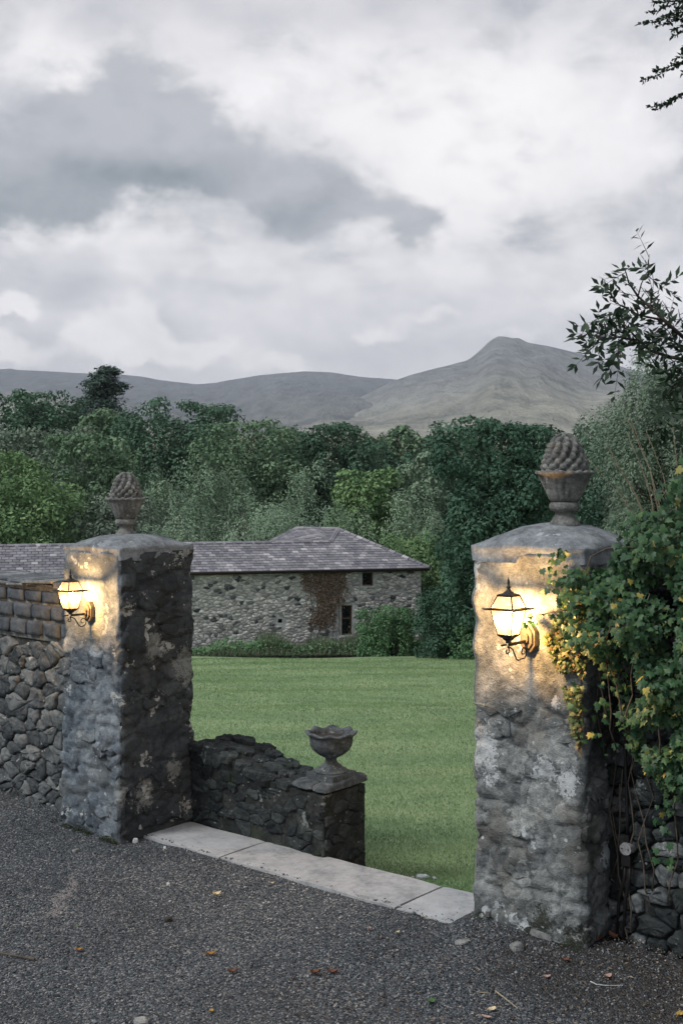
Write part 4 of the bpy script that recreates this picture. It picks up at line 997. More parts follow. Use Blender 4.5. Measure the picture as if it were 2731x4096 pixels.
# ------------------------------------------------------------------ foliage
def unit(v): return v / np.maximum(np.linalg.norm(v, axis=1, keepdims=True), 1e-9)
def leaf_quads(P, N, D, L, W, fold=0.12):
    D = unit(D - N * np.sum(D * N, 1, keepdims=True)); S = np.cross(N, D); L = L[:, None]; W = W[:, None]
    v0 = P; v1 = P + D * L * 0.45 + S * W * 0.5 + N * W * fold; v2 = P + D * L; v3 = P + D * L * 0.45 - S * W * 0.5 + N * W * fold
    V = np.stack([v0, v1, v2, v3], 1).reshape(-1, 3); n = len(P)
    return V, np.arange(4 * n, dtype=np.int32).reshape(n, 4)
def sphere(n, g): return unit(g.normal(size=(n, 3)))
def fit(P, rx, ry, rz):
    lo, hi = np.percentile(P, 1.0, axis=0), np.percentile(P, 98.8, axis=0); hi[2] = P[:, 2].max()
    return (P - (lo + hi) / 2) * np.array([2 * rx, 2 * ry, 2 * rz]) / (hi - lo)
def crown_round(g, c, rx, ry, rz, n, leaf, lobes=20, sub=15, flat=0.85, wind=0.0):
    """leaves on clumps, clumps on lobes, lobes on the body of the crown"""
    k_ = np.arange(lobes) + 0.5; zz = np.clip(1 - 1.5 * k_ / lobes, -1, 1); th = k_ * 2.39996 + g.uniform(0, 6.28); lat = (1 - np.abs(zz) ** 3) ** 0.4
    d = np.stack([np.cos(th) * lat, np.sin(th) * lat, zz], 1) + g.normal(size=(lobes, 3)) * np.array([0.12, 0.12, 0.07]); R0 = np.array([rx, ry, rz])
    lc = d * R0 * g.uniform(0.58, 0.70, (len(d), 1)); lr = g.uniform(0.34, 0.46, len(d)) * min(rx, rz)
    lc = np.vstack([lc, [[0, 0, 0.05 * rz]]]); lr = np.append(lr, 0.62 * min(rx, rz))
    sc_, sr = [], []
    for q, rr in zip(lc, lr):
        e = sphere(sub, g); e[:, 2] = np.abs(e[:, 2]) * 0.9 - 0.25; sc_.append(q + unit(e) * rr * g.uniform(0.75, 1.05, (sub, 1)) * np.array([1, 1, flat])); sr.append(g.uniform(0.26, 0.44, sub) * rr)
    sc_ = np.vstack(sc_); sr = np.concatenate(sr); pr = sr ** 2 * np.where(sc_[:, 2] < -0.3 * rz, 0.4, 1.0); pr = pr / pr.sum()
    i = g.choice(len(sc_), n, p=pr); o = sphere(n, g); o[:, 2] = o[:, 2] * 0.9 + 0.15; o = unit(o)
    P = sc_[i] + o * sr[i][:, None] * (g.uniform(0.6, 1.06, (n, 1))) * np.array([1.2, 1.2, 0.72])
    N = unit(o * 1.0 + np.array([0, 0, 0.35]) + g.normal(size=(n, 3)) * 0.28); D = o * 0.6 + g.normal(size=(n, 3)) * 0.7 + np.array([wind, 0, -0.35])
    L = leaf * g.uniform(0.6, 1.35, n); W = L * g.uniform(0.5, 0.8, n)
    tip = np.percentile(P[:, 2], 97.5); hi_ = P[:, 2] > tip; P[hi_, 2] = tip + (P[hi_, 2] - tip) * 0.35
    P = fit(P, rx, ry, rz); V, Fc = leaf_quads(P, N, D, L, W); tint = np.clip(0.18 + g.beta(2, 2.2, n) * 0.42 + (g.random(len(sc_))[i] - 0.5) * 0.5, 0, 1)
    return V + np.array(c), Fc, tint
def crown_willow(g, c, rx, ry, rz, n, leaf, wind=0.25, strand=0.32, sub=44):
    d = sphere(sub * 3, g); d = d[d[:, 2] > -0.5][:sub]; R0 = np.array([rx, ry, rz]); cc = d * R0 * g.uniform(0.35, 0.95, (len(d), 1)); cr = g.uniform(0.14, 0.3, len(d)) * min(rx, rz)
    ns = n // 12; i = g.integers(0, len(cc), ns); o = sphere(ns, g); o[:, 2] = np.abs(o[:, 2]); root = cc[i] + o * cr[i][:, None]
    ln = strand * rz * g.uniform(0.4, 1.2, ns); out = unit(o * np.array([1, 1, 0.2]) + np.array([wind, 0, 0]))
    k = np.tile(np.linspace(0.05, 1, 12), ns); j = np.repeat(np.arange(ns), 12)
    P = root[j] + out[j] * (ln[j] * 0.45 * k)[:, None] + np.array([0, 0, -1]) * (ln[j] * (k ** 1.8))[:, None] + g.normal(size=(len(j), 3)) * leaf * 0.5
    D = out[j] * (0.5 * (1 - k))[:, None] + np.array([wind, 0, 0]) + np.array([0, 0, -0.9]) * k[:, None] + g.normal(size=(len(j), 3)) * 0.35
    N = unit(o[j] * 1.2 + g.normal(size=(len(j), 3)) * 0.4 + np.array([0, 0, 0.35])); L = leaf * g.uniform(0.7, 1.4, len(j)); W = L * g.uniform(0.26, 0.42, len(j))
    P = fit(P, rx, ry, rz); V, Fc = leaf_quads(P, N, D, L, W); tint = np.clip(0.15 + g.beta(2, 2, len(j)) * 0.45 + (g.random(len(cc))[i][j] - 0.5) * 0.5, 0, 1)
    return V + np.array(c), Fc, tint
def crown_conifer(g, c, rx, ry, rz, n, leaf):
    """wind-torn boughs in clumps, leaning with the wind, a second lower leader at the side; c is the middle of the crown"""
    P, D, N = [], [], []; m = 240; per = n // m
    for q in range(m):
        h = g.random() ** 1.25; side = g.random() < 0.22
        rr = rx * (0.95 * (1 - h) ** 0.6 + 0.12); a = g.uniform(0, 6.283); l = rr * g.uniform(0.1, 1.0) * (0.75 + 0.25 * math.sin(h * 23))
        x0 = (0.30 * h ** 2) * rx if not side else -0.75 * rx; hh = h if not side else 0.5 * h
        cc = np.array([x0 + math.cos(a) * l * (1 if not side else 0.4), math.sin(a) * l, -rz + 2 * rz * (hh - 0.10 * l / rx)]); cr = rx * g.uniform(0.14, 0.26) * (1.15 - 0.5 * h)
        o = sphere(per, g); p = cc + o * cr * np.array([1.4, 1.2, 0.75]) * g.uniform(0.3, 1.1, (per, 1)); dr = np.array([math.cos(a) * 0.6 + 0.7, math.sin(a) * 0.6, 0.25])
        P.append(p); D.append(dr + g.normal(size=(per, 3)) * 0.45); N.append(unit(o * 0.5 + np.array([0, 0, 0.8]) + g.normal(size=(per, 3)) * 0.4))
    P, D, N = np.vstack(P), np.vstack(D), np.vstack(N); m = len(P); P = fit(P, rx, rx, rz); L = leaf * g.uniform(0.6, 1.4, m)
    V, Fc = leaf_quads(P, N, D, L, L * 0.5); return V + np.array(c), Fc, g.beta(2, 2, m)
def trunk_vf(base, top, r0, g, limbs=6, spread=1.0):
    base, top = Vector(base), Vector(top); pts = []
    for k in range(7):
        q = k / 6; pts.append(base.lerp(top, q) + Vector((g.normal() * 0.04, g.normal() * 0.04, 0)) * (top - base).length * q)
    V, Fc = tube_vf(pts, [r0 * (1.25 if k == 0 else 1 - 0.8 * k / 6) for k in range(7)], 8)
    for _ in range(limbs):
        q = g.uniform(0.35, 0.9); p = base.lerp(top, q); a = g.uniform(0, 6.283); l = spread * g.uniform(0.5, 1.0); dr = Vector((math.cos(a), math.sin(a), g.uniform(0.3, 0.9)))
        tube_vf([p, p + dr * l * 0.5, p + dr * l + Z * 0.15 * l], [r0 * 0.4, r0 * 0.25, r0 * 0.08], 6, V, Fc)
    return V, Fc
def tree(name, label, cat, kind, x, top, w, D, n, group=None, leaf=None, bottom=None, depth=0.9, style=None, leafmat=None, **kw):
    """x, top, w: where the crown stands in the photo; D: its distance"""
    g = np.random.default_rng(int(x * 7 + top)); rx = w / 2 / F * D; cx = (x - CX) / F * D; zt = 2.4 + (HY - top) / F * D
    zb = float(ground_z(0, D)) if D > 46 else lawn_z(D) if D > 7 else 0
    zl = bottom if bottom is not None else zb + 0.12 * (zt - zb); rz = (zt - zl) / 2; c = (cx, D, (zt + zl) / 2)
    root = thing(name, label, cat, (cx, D, zb), group); leaf = leaf or (12.0 if kind == 'willow' and style is None else 15.0) / F * D; st = style or kind
    if st == 'willow': V, Fc, ti = crown_willow(g, c, rx, rx * depth, rz, n, leaf, **kw)
    elif st == 'conifer': V, Fc, ti = crown_conifer(g, c, rx, rx, rz, n, leaf * 0.9)
    else: V, Fc, ti = crown_round(g, c, rx, rx * depth, rz, n, leaf, **kw)
    np_mesh('crown', V, Fc, LEAF[leafmat or kind], root, tint=ti)
    V, Fc = trunk_vf((cx, D, zb - 0.2), (cx, D, zl + 1.3 * rz), max(0.05, 0.035 * (zt - zb)), g, 7, rx * 0.7); mesh('trunk', V, Fc, M['bark'], root, True)
    return root
G = 'trees of the wood behind the barn'
tree('oak_tree', 'dark oak rising at the far left edge of the wood', 'tree', 'oak', 40, 1560, 560, 105, 26000, G)
tree('conifer_tree', 'ragged windswept conifer standing above the wood', 'tree', 'conifer', 340, 1462, 380, 112, 30000, G, bottom=3)
tree('oak_tree', 'broad dark oak with the highest round crown below the far hills', 'tree', 'oak', 690, 1592, 620, 98, 36000, G)
tree('ash_tree', 'grey green ash sloping down beside the broad dark oak', 'tree', 'ash', 975, 1672, 480, 90, 26000, G)
tree('oak_tree', 'dark oak under the saddle between the hills', 'tree', 'oak', 1310, 1688, 400, 94, 20000, G)
tree('ash_tree', 'small rounded ash under the foot of the mountain', 'tree', 'ash', 1610, 1704, 210, 128, 10000, G)
tree('oak_tree', 'distant dark oak just below the mountain slope', 'tree', 'oak', 1840, 1664, 330, 142, 11000, G)
tree('oak_tree', 'distant oak seen just beside the large pineapple', 'tree', 'oak', 2150, 1698, 300, 165, 9000, G)
tree('oak_tree', 'far oak seen between the large pineapple and the birch', 'tree', 'oak', 2380, 1690, 330, 172, 9000, G)
tree('oak_tree', 'dark oak filling the gap left of the conifer foot', 'tree', 'oak', 215, 1610, 330, 108, 15000, G)
tree('ash_tree', 'ash crown between the conifer and the broad dark oak', 'tree', 'ash', 450, 1640, 340, 101, 18000, G)
tree('oak_tree', 'dusky oak at the bottom of the saddle between the hills', 'tree', 'oak', 1130, 1715, 330, 112, 14000, G)
tree('oak_tree', 'low dusky oak left of the small rounded ash', 'tree', 'oak', 1475, 1752, 270, 118, 12000, G)
tree('oak_tree', 'low dusky oak right of the small rounded ash', 'tree', 'oak', 1740, 1735, 240, 120, 12000, G)
tree('ash_tree', 'grey leaning ash at the left above the bright green trees', 'tree', 'birch', 190, 1700, 520, 84, 20000, G, wind=0.9)
tree('ash_tree', 'bright green ash behind the small pineapple', 'tree', 'ash', 395, 1735, 400, 74, 20000, G)
tree('lime_tree', 'bright bushy green tree at the left behind the slate roof', 'tree', 'lime', 70, 1800, 560, 62, 24000, G)
tree('willow_tree', 'tall pale willow in the middle of the wood', 'tree', 'willow', 880, 1815, 480, 76, 26000, G)
tree('willow_tree', 'pale willow between the small pineapple and the tall willow', 'tree', 'willow', 620, 1850, 340, 72, 18000, G)
tree('willow_tree', 'slim pale willow above the barn roof', 'tree', 'willow', 1215, 1832, 190, 74, 12000, G)
tree('willow_tree', 'low wide willow close behind the barn ridge', 'tree', 'willow', 1010, 1965, 720, 60, 32000, G)
tree('willow_tree', 'silvery willow bush beside the hipped end of the roof', 'tree', 'willow', 1370, 1995, 300, 61, 14000, G)
tree('lime_tree', 'round yellow green tree behind the hipped roof', 'tree', 'lime', 1490, 1872, 330, 68, 18000, G)
tree('ash_tree', 'small pale ash beyond the round yellow green tree', 'tree', 'willow', 1690, 1806, 190, 86, 10000, G, style='ash')
tree('willow_tree', 'grey willow between the yellow green tree and the sycamore', 'tree', 'willow', 1650, 1920, 260, 66, 13000, G)
tree('ash_tree', 'shadowy tree behind the small pineapple cup', 'tree', 'birch', 500, 1960, 420, 63, 16000, G)
tree('willow_tree', 'silvery sapling peeping over the roof beside the small pineapple', 'tree', 'willow', 660, 2085, 190, 56, 7000, G)
tree('oak_tree', 'mid green oak behind the large pineapple', 'tree', 'sycamore', 2300, 1760, 480, 60, 18000, G)
tree('ash_tree', 'dull green ash behind the ivied pillar and the birch', 'tree', 'birch', 2620, 1700, 460, 44, 18000, G)
tree('sycamore_tree', 'big dark sycamore standing at the end of the barn', 'tree', 'sycamore', 2010, 1684, 500, 43, 46000, G, leaf=0.155, lobes=34, depth=0.8)
tree('sycamore_tree', 'lower dark sycamore between the barn end and the ivied pillar', 'tree', 'sycamore', 1925, 2080, 290, 46.5, 18000, G, leaf=0.15)
tree('willow_tree', 'yellow green willow bush over the corner of the barn roof', 'tree', 'lime', 1650, 2100, 330, 55.5, 20000, G, style='willow', bottom=-4.5, strand=0.2)
tree('shrub', 'leafy green bush growing against the barn wall', 'bush', 'bush', 1560, 2420, 250, 47.0, 15000, 'shrubs along the barn', leaf=0.10, bottom=-5.2)
tree('shrub', 'dark shrub at the corner of the barn under the sycamore', 'bush', 'sycamore', 1790, 2330, 250, 45.0, 12000, 'shrubs along the barn', leaf=0.11, bottom=-5.0)
tree('shrub', 'dense hedge shrub at the edge of the lawn beside the ivied pillar', 'bush', 'bush', 1960, 2440, 300, 43.0, 12000, 'shrubs along the barn', leaf=0.11, bottom=-4.6)
tree('birch_tree', 'drooping birch towering behind the ivy', 'tree', 'pale_birch', 2620, 1335, 540, 24, 60000, None, leaf=0.072, style='willow', wind=-0.12, strand=0.30, sub=60, bottom=0.5)

# weeds along the foot of the barn wall and rough verge
def strip(name, label, cat, s0, s1, d0, d1, hmin, hmax, n, lm, kind='stuff', broad=False):
    g = np.random.default_rng(n + int(s0)); s = g.uniform(s0, s1, n); dd = g.uniform(d0, d1, n)
    base = np.array(P0) + np.outer(s, np.array(E)) + np.outer(dd, np.array(Nb)); base[:, 2] = np.minimum(-0.16, -0.20 - 0.112 * (base[:, 1] - 7.2)) - 0.05
    hgt = g.uniform(hmin, hmax, n) * (0.55 + 0.9 * (0.5 + 0.5 * np.sin(s * 2.1) * np.sin(s * 0.83 + 1)))
    if broad:
        P = base + np.stack([g.normal(size=n) * 0.05, g.normal(size=n) * 0.05, hgt * g.random(n) ** 0.6], 1); N = unit(g.normal(size=(n, 3)) * 0.6 + np.array([0.1, -0.5, 0.8])); D = g.normal(size=(n, 3)); L = g.uniform(0.07, 0.16, n); W = L * 0.7
    else:
        P = base; N = unit(np.stack([g.normal(size=n) * 0.6, -np.ones(n), g.normal(size=n) * 0.3], 1)); D = np.stack([g.normal(size=n) * 0.25, g.normal(size=n) * 0.25, np.ones(n)], 1); L = hgt; W = g.uniform(0.012, 0.035, n)
    V, Fc = leaf_quads(P, N, D, L, W); o = np_mesh(name, V, Fc, LEAF[lm], tint=g.beta(2, 2, n)); tag(o, label, cat, kind=kind)
strip('weeds', 'low leafy weeds along the foot of the barn wall', 'weeds', -3, 19, 0.1, 1.5, 0.2, 0.7, 14000, 'bush', broad=True)
strip('tall_grass', 'tall uncut grass and dead stalks below the barn windows', 'grass', 11.0, 18, 0.1, 1.3, 0.3, 1.0, 5000, 'weed')
strip('undergrowth', 'ragged undergrowth where the lawn meets the barn wall', 'undergrowth', -3, 22, 0.6, 1.7, 0.1, 0.4, 9000, 'weed')
# brown creeper on the barn
g = np.random.default_rng(5); n = 7000; s = 12.9 + 2.3 * g.beta(1.6, 1.6, n); z = -1.4 - 2.6 * g.random(n) ** 1.2
msk = np.array([noise.noise(Vector((a * 2.2, b * 1.3, 3))) + 0.35 - 0.22 * (-1.4 - b) for a, b in zip(s, z)]) - np.abs(s - 14.05) * 0.45 + 0.12 > g.normal(size=n) * 0.16; s, z = s[msk], z[msk]; n = len(s)
P = np.array(P0) + np.outer(s, np.array(E)) + np.outer(g.uniform(0.05, 0.11, n), np.array(Nb)); P[:, 2] = z
V, Fc = leaf_quads(P, unit(np.array(Nb) + g.normal(size=(n, 3)) * 0.4), g.normal(size=(n, 3)) + np.array([0, 0, -0.6]), g.uniform(0.05, 0.11, n), g.uniform(0.03, 0.07, n))
cr = thing('creeper', 'brown withered creeper clinging to the barn wall', 'creeper', bw(14, ZB)); np_mesh('leaves', V, Fc, LEAF['creeper'], cr, tint=g.random(n), kind='stuff')
for q in range(5):
    s0 = 13.4 + 0.33 * q; V, Fc = tube_vf([bw(s0 + 0.25 * noise.noise(Vector((q, k * .6, 1))), ZB + 0.6 + k * 0.42, 0.06) for k in range(8)], 0.016, 5); mesh('stem', V, Fc, M['vine'], cr, True)

# ------------------------------------------------------------------ ivy on the pillar and wall
ivy2 = [(0, 0), (0.22, -0.14), (0.50, 0.02), (0.36, 0.25), (0.46, 0.52), (0.20, 0.55), (0, 1.0), (-0.20, 0.55), (-0.46, 0.52), (-0.36, 0.25), (-0.50, 0.02), (-0.22, -0.14)]
T = np.array([(x, y - 0.05, -0.16 * abs(x) - 0.12 * max(0, y - 0.4)) for x, y in ivy2] + [(0, 0.32, 0.03)])
TF = np.array([(i, (i + 1) % 12, 12) for i in range(12)])
def ivy_cloud(P, N, D, L):
    D = unit(D - N * np.sum(D * N, 1, keepdims=True)); S = np.cross(D, N)
    V = P[:, None, :] + (S[:, None, :] * T[None, :, 0:1] + D[:, None, :] * T[None, :, 1:2] + N[:, None, :] * T[None, :, 2:3]) * L[:, None, None]
    n = len(P); Fc = (TF[None] + (np.arange(n) * 13)[:, None, None]).reshape(-1, 3); return V.reshape(-1, 3), Fc
A3, B3 = np.array(A), np.array(B); NL3 = np.array(NL)
def abn(a, b, z): return NL3 + np.outer(a, A3) + np.outer(b, B3) + np.outer(z, np.array([0, 0, 1.0]))
ivy = thing('ivy', 'glossy green ivy hanging over the wall and round the pillar', 'ivy', ab(3.7, 0.5))
g = np.random.default_rng(21)
def ivy_bulge(a, z):
    """how far the ivy stands out from the wall face (b = 0.66)"""
    up = np.clip((z - 0.55) / 0.9, 0, 1); return (0.10 + 0.30 * up ** 1.2 + 0.06 * np.sin(a * 9 + z * 5) * up + 0.05 * np.sin(z * 11 + a * 4)) * np.clip((a - 3.0) / 0.35, 0.5, 1.25)
n = 34000
a = g.uniform(3.18, 5.2, n); z = g.uniform(0.45, 2.65, n)
bot = np.interp(a, [3.18, 3.24, 3.32, 3.448, 3.49, 3.595, 3.815, 5.4], [1.72, 1.60, 1.56, 1.36, 1.16, 0.92, 0.76, 0.6]); topz = np.interp(a, [3.18, 3.28, 3.42, 3.49, 3.56, 3.62, 3.70, 3.8, 5.2], [1.9, 1.98, 2.02, 2.24, 2.28, 2.14, 2.40, 2.58, 2.62])
strag = (g.random(n) < 0.10); bot = np.where(strag, bot - 0.55 * (np.sin(a * 23) > 0.35), bot)
clump = np.array([noise.noise(Vector((q * 5.5, w_ * 5.5, 2.0))) for q, w_ in zip(a, z)])
keep = (z > bot + 0.12 * clump) & (z < topz + 0.1 * clump) & (clump > -0.33) & (g.random(n) < np.clip(0.35 + (z - bot) / 0.4, 0.2, 1))
a, z, clump = a[keep], z[keep], clump[keep]; n = len(a)
bul = ivy_bulge(a, z) * (0.75 + 0.5 * clump) * g.uniform(0.25, 1.0, n) ** 0.5
over = np.clip((z - 1.9) / 0.4, 0, 1); b = 0.64 - bul + over * g.uniform(0, 0.45, n)
onp = a < 3.31; b[onp] = np.minimum(b[onp], 0.352 - (0.02 + 0.15 * np.clip((a[onp] - 3.05) / 0.26, 0, 1)) * g.random(int(onp.sum())))
P = abn(a, b, z); N = unit(-B3 * 0.9 + A3 * 0.15 + np.array([0, 0, 0.55]) + g.normal(size=(n, 3)) * 0.42); D = np.array([0, 0, -1.0]) - B3 * 0.35 + g.normal(size=(n, 3)) * 0.45
L = 0.033 * g.uniform(0.55, 1.5, n) * np.where(a < 3.28, 0.75, 1.0); ti = np.clip(g.beta(2, 2.4, n) + (g.random(n) < 0.01) * 0.4, 0, 0.999)
# the creeping fringe of small leaves on the lit face
m = 2600; fz = g.uniform(1.02, 1.98, m); fe = np.interp(fz, [1.0, 1.2, 1.45, 1.62, 1.75, 1.9, 2.0], [0.03, 0.09, 0.16, 0.25, 0.15, 0.08, 0.09]); fa = 3.281 - fe * g.random(m) ** 0.75 + 0.03
fc = np.array([noise.noise(Vector((q * 11, w_ * 11, 7.0))) for q, w_ in zip(fa, fz)]); kp = (fc > -0.12) & (g.random(m) < np.clip((fz - 0.95) / 0.55, 0.12, 1)); fa, fz = fa[kp], fz[kp]; m = len(fa)
fP = abn(fa, 0.364 - g.uniform(0.012, 0.05, m), fz); fN = unit(-B3 + g.normal(size=(m, 3)) * 0.5 + np.array([0, 0, 0.3])); fD = np.array([0, 0, -1.0]) + g.normal(size=(m, 3)) * 0.7; fL = 0.021 * g.uniform(0.6, 1.5, m)
V, Fc = ivy_cloud(fP, fN, fD, fL); np_mesh('small_leaves', V, Fc, M['small_ivy'], ivy, tint=np.repeat(g.random(m), 12), kind='stuff')
# the 300 that show largest are leaves of their own
vis = (a < 3.75) & (bul > np.quantile(bul, 0.55)); idx = np.where(vis)[0]; idx = idx[np.argsort(-L[idx])][:300]; rest = np.setdiff1d(np.arange(n), idx)
V, Fc = ivy_cloud(P[rest], N[rest], D[rest], L[rest]); np_mesh('leaves', V, Fc, M['ivy'], ivy, tint=np.repeat(ti[rest], 12), kind='stuff')
lms = []
for q in range(6):
    me = bpy.data.meshes.new('leaf'); me.from_pydata([tuple(v) for v in T], [], [tuple(f) for f in TF]); me.materials.append(M['ivy']); at_ = me.attributes.new('tint', 'FLOAT', 'FACE'); at_.data.foreach_set('value', [(0.15, 0.3, 0.42, 0.5, 0.62, 0.75)[q]] * 12); lms.append(me)
io = np.array(origin(ivy))
for q in idx:
    nn = Vector(N[q]); dd = Vector(D[q]); dd = (dd - nn * dd.dot(nn)).normalized(); ss = dd.cross(nn)
    o = link('leaf', lms[q % 6], None, ivy); mm = Matrix((ss * L[q], dd * L[q], nn * L[q])).transposed().to_4x4(); mm.translation = Vector(P[q] - io); o.matrix_local = mm
r = random.Random(14)
for q in range(16):                                   # bare stems
    aa_ = r.uniform(3.22, 3.85); z0 = r.uniform(0.0, 0.5) if q < 9 else r.uniform(0.8, 1.25); pts = []
    for k in range(8):
        zz = z0 + k * (0.12 if q < 9 else 0.10); aa_ += r.uniform(-.05, .05); off = float(ivy_bulge(np.array(aa_), np.array(zz))) * (0.15 if q < 9 else 0.6); pts.append(ab(max(aa_, 3.30), 0.62 - off, zz))
    V, Fc = tube_vf(pts, [0.0042] * 4 + [0.003] * 4, 5); mesh('stem', V, Fc, M['vine'], ivy, True)
V, Fc = tube_vf([ab(3.40, 0.30, 1.83), ab(3.28, 0.24, 1.79), ab(3.17, 0.22, 1.765), ab(3.10, 0.23, 1.75), ab(3.03, 0.22, 1.735)], [0.0055, 0.005, 0.004, 0.0025, 0.0012], 6); mesh('stem', V, Fc, M['twig'], ivy, True)
V, Fc = tube_vf([ab(3.9, 0.45, 2.08), ab(3.7, 0.42, 2.11), ab(3.5, 0.44, 2.10), ab(3.38, 0.42, 2.09), ab(3.32, 0.36, 2.05), ab(3.31, 0.33, 1.98)], [0.006, 0.006, 0.005, 0.005, 0.004, 0.003], 6); mesh('stem', V, Fc, M['vine'], ivy, True)
m = 34; q_ = g.random(m); sp = abn(3.30 - 0.30 * q_, 0.225 + g.normal(size=m) * 0.018, 1.80 - 0.075 * q_ - g.random(m) * 0.05); V, Fc = ivy_cloud(sp, unit(-B3 + g.normal(size=(m, 3)) * 0.6), np.array([0, 0, -1.0]) + g.normal(size=(m, 3)), 0.030 * g.uniform(0.6, 1.2, m)); np_mesh('sprig_leaves', V, Fc, M['ivy'], ivy, tint=np.repeat(g.random(m) * 0.7, 12), kind='stuff')
m = 46; q_ = g.random(m); sp = abn(3.165 + 0.07 * g.normal(size=m) * 0.5, 0.30 - 0.05 * g.random(m), 1.86 + 0.22 * q_); V, Fc = ivy_cloud(sp, unit(-B3 + g.normal(size=(m, 3)) * 0.6), np.array([0, 0, -1.0]) + g.normal(size=(m, 3)), 0.036 * g.uniform(0.6, 1.2, m)); np_mesh('sprig_leaves', V, Fc, M['ivy'], ivy, tint=np.repeat(0.4 + g.random(m) * 0.45, 12), kind='stuff')

# ------------------------------------------------------------------ overhanging trees on the right
def leaflets(stems, D0, gsd, size, spacing, compound=True, thick=0.012):
    g = np.random.default_rng(gsd); V, Fc = [], []; P, N, D, L = [], [], [], []
    for pts, r0 in stems:
        w = [at(x, y, D0 + dd) for x, y, dd in pts]; tube_vf(w, [r0 * (1 - 0.75 * k / (len(w) - 1)) for k in range(len(w))], 6, V, Fc)
        for k in range(len(w) - 1):
            seg = w[k + 1] - w[k]; m = max(1, int(seg.length / spacing))
            for j in range(m):
                p = w[k].lerp(w[k + 1], (j + g.random()) / m); dr = (seg.normalized() * 0.7 + Vector(g.normal(size=3)) * 0.65 + Vector((-0.25, 0, -0.15))).normalized()
                if not compound:
                    P.append(p); D.append(dr); N.append(Vector(g.normal(size=3)) + Z); L.append(size * g.uniform(0.7, 1.3)); continue
                ln = size * g.uniform(2.2, 3.6); nn = (Vector(g.normal(size=3)) * 0.6 + Vector((0, -0.7, 0.5))).normalized(); sd = dr.cross(nn).normalized()
                tube_vf([p, p + dr * ln * 0.5 - Z * 0.01, p + dr * ln - Z * 0.03], [0.0022, 0.0016, 0.0008], 4, V, Fc)
                for q in range(4):
                    for sg in (-1, 1):
                        b = p + dr * ln * (0.25 + 0.22 * q) - Z * 0.03 * (0.25 + .22 * q) ** 2; P.append(b); D.append(dr * 0.75 + sd * sg * 0.8 + Vector(g.normal(size=3)) * 0.2 - Z * 0.15); N.append(nn + Vector(g.normal(size=3)) * 0.35); L.append(size * g.uniform(0.75, 1.25))
                P.append(p + dr * ln - Z * 0.03); D.append(dr); N.append(nn); L.append(size)
    P, D, N, L = np.array([tuple(v) for v in P]), np.array([tuple(v) for v in D]), unit(np.array([tuple(v) for v in N])), np.array(L)
    lv, lf = leaf_quads(P, N, D, L, L * 0.37 if compound else L * 0.6); return V, Fc, lv, lf, g.random(len(P))
def cr4(pts): return [(2250 + x * 0.468, 900 + y * 0.468, dd) for x, y, dd in pts]
S_ash = [(cr4([(1300, 1180, .4), (1028, 960, 0), (880, 830, -.1), (740, 700, 0), (640, 610, .05), (560, 490, 0), (530, 380, -.05)]), 0.014),
         (cr4([(1350, 1230, .2), (1028, 1150, 0), (900, 1125, 0), (750, 1075, .1), (640, 980, .1), (560, 890, 0), (510, 830, 0)]), 0.014),
         (cr4([(840, 810, 0), (740, 790, .1), (640, 765, .15), (500, 690, .1), (400, 640, .05)]), 0.008), (cr4([(700, 1020, .05), (560, 980, 0), (400, 940, -.1), (250, 950, -.15)]), 0.006),
         (cr4([(640, 980, .1), (520, 1040, 0), (440, 1150, 0)]), 0.005), (cr4([(740, 700, 0), (765, 600, .1), (772, 480, .1), (757, 370, .1)]), 0.005), (cr4([(640, 610, 0), (670, 500, -.1), (725, 390, -.1), (738, 250, -.1)]), 0.005),
         (cr4([(560, 890, 0), (430, 850, .1), (280, 850, .1)]), 0.006), (cr4([(640, 980, .1), (460, 960, .2), (300, 1010, .2), (230, 1060, .2)]), 0.005),
         (cr4([(1100, 900, .2), (1000, 800, .2), (985, 720, .2)]), 0.006), (cr4([(960, 830, .2), (890, 720, .2), (850, 650, .2)]), 0.005),
         (cr4([(1200, 1080, .2), (1040, 1040, .1), (900, 980, .1), (840, 930, .1)]), 0.007), (cr4([(1250, 1250, .1), (1050, 1220, 0), (900, 1240, 0), (780, 1270, 0)]), 0.007),
         (cr4([(1300, 1350, .1), (1080, 1330, 0), (930, 1380, 0), (850, 1440, 0)]), 0.007), (cr4([(1300, 1560, 0), (1080, 1560, -.1), (930, 1640, -.1), (810, 1730, -.1)]), 0.007), (cr4([(1250, 1700, 0), (1060, 1720, 0), (930, 1760, 0)]), 0.006)]
ash = thing('ash_tree', 'near ash whose dark leafy boughs reach in from the right', 'tree', (3.6, 7.4, -0.2))
V, Fc, lv, lf, ti = leaflets(S_ash, 6.9, 3, 0.070, 0.046)
mesh('branch', V, Fc, M['twig'], ash, True, kind='stuff'); np_mesh('leaves', lv, lf, M['ashleaf'], ash, tint=ti, kind='stuff')
V, Fc = tube_vf([(3.6, 7.4, -0.4), (3.55, 7.35, 0.8), (3.5, 7.3, 2.2), (3.3, 7.2, 3.3), (3.35, 7.2, 4.8), (3.3, 7.2, 6.5)], [0.16, 0.13, 0.11, 0.09, 0.07, 0.03], 10)
for x, y in ((1300, 1180), (1350, 1230), (1300, 1560)):
    e = at(2250 + x * .468, 900 + y * .468, 7.1); tube_vf([(3.45, 7.25, e.z - 0.35), (e + Vector((3.45, 7.25, e.z - 0.35))) / 2 + Z * 0.08, e], [0.05, 0.03, 0.014], 7, V, Fc)
mesh('trunk', V, Fc, M['bark'], ash, True)
g = np.random.default_rng(8); V, Fc, ti = crown_round(g, (4.25, 7.6, 3.6), 1.5, 1.7, 2.3, 9000, 0.09, 12, 9); sel = V.reshape(-1, 4, 3)[:, :, :].mean(1); ok = sel[:, 0] / sel[:, 1] > 0.335
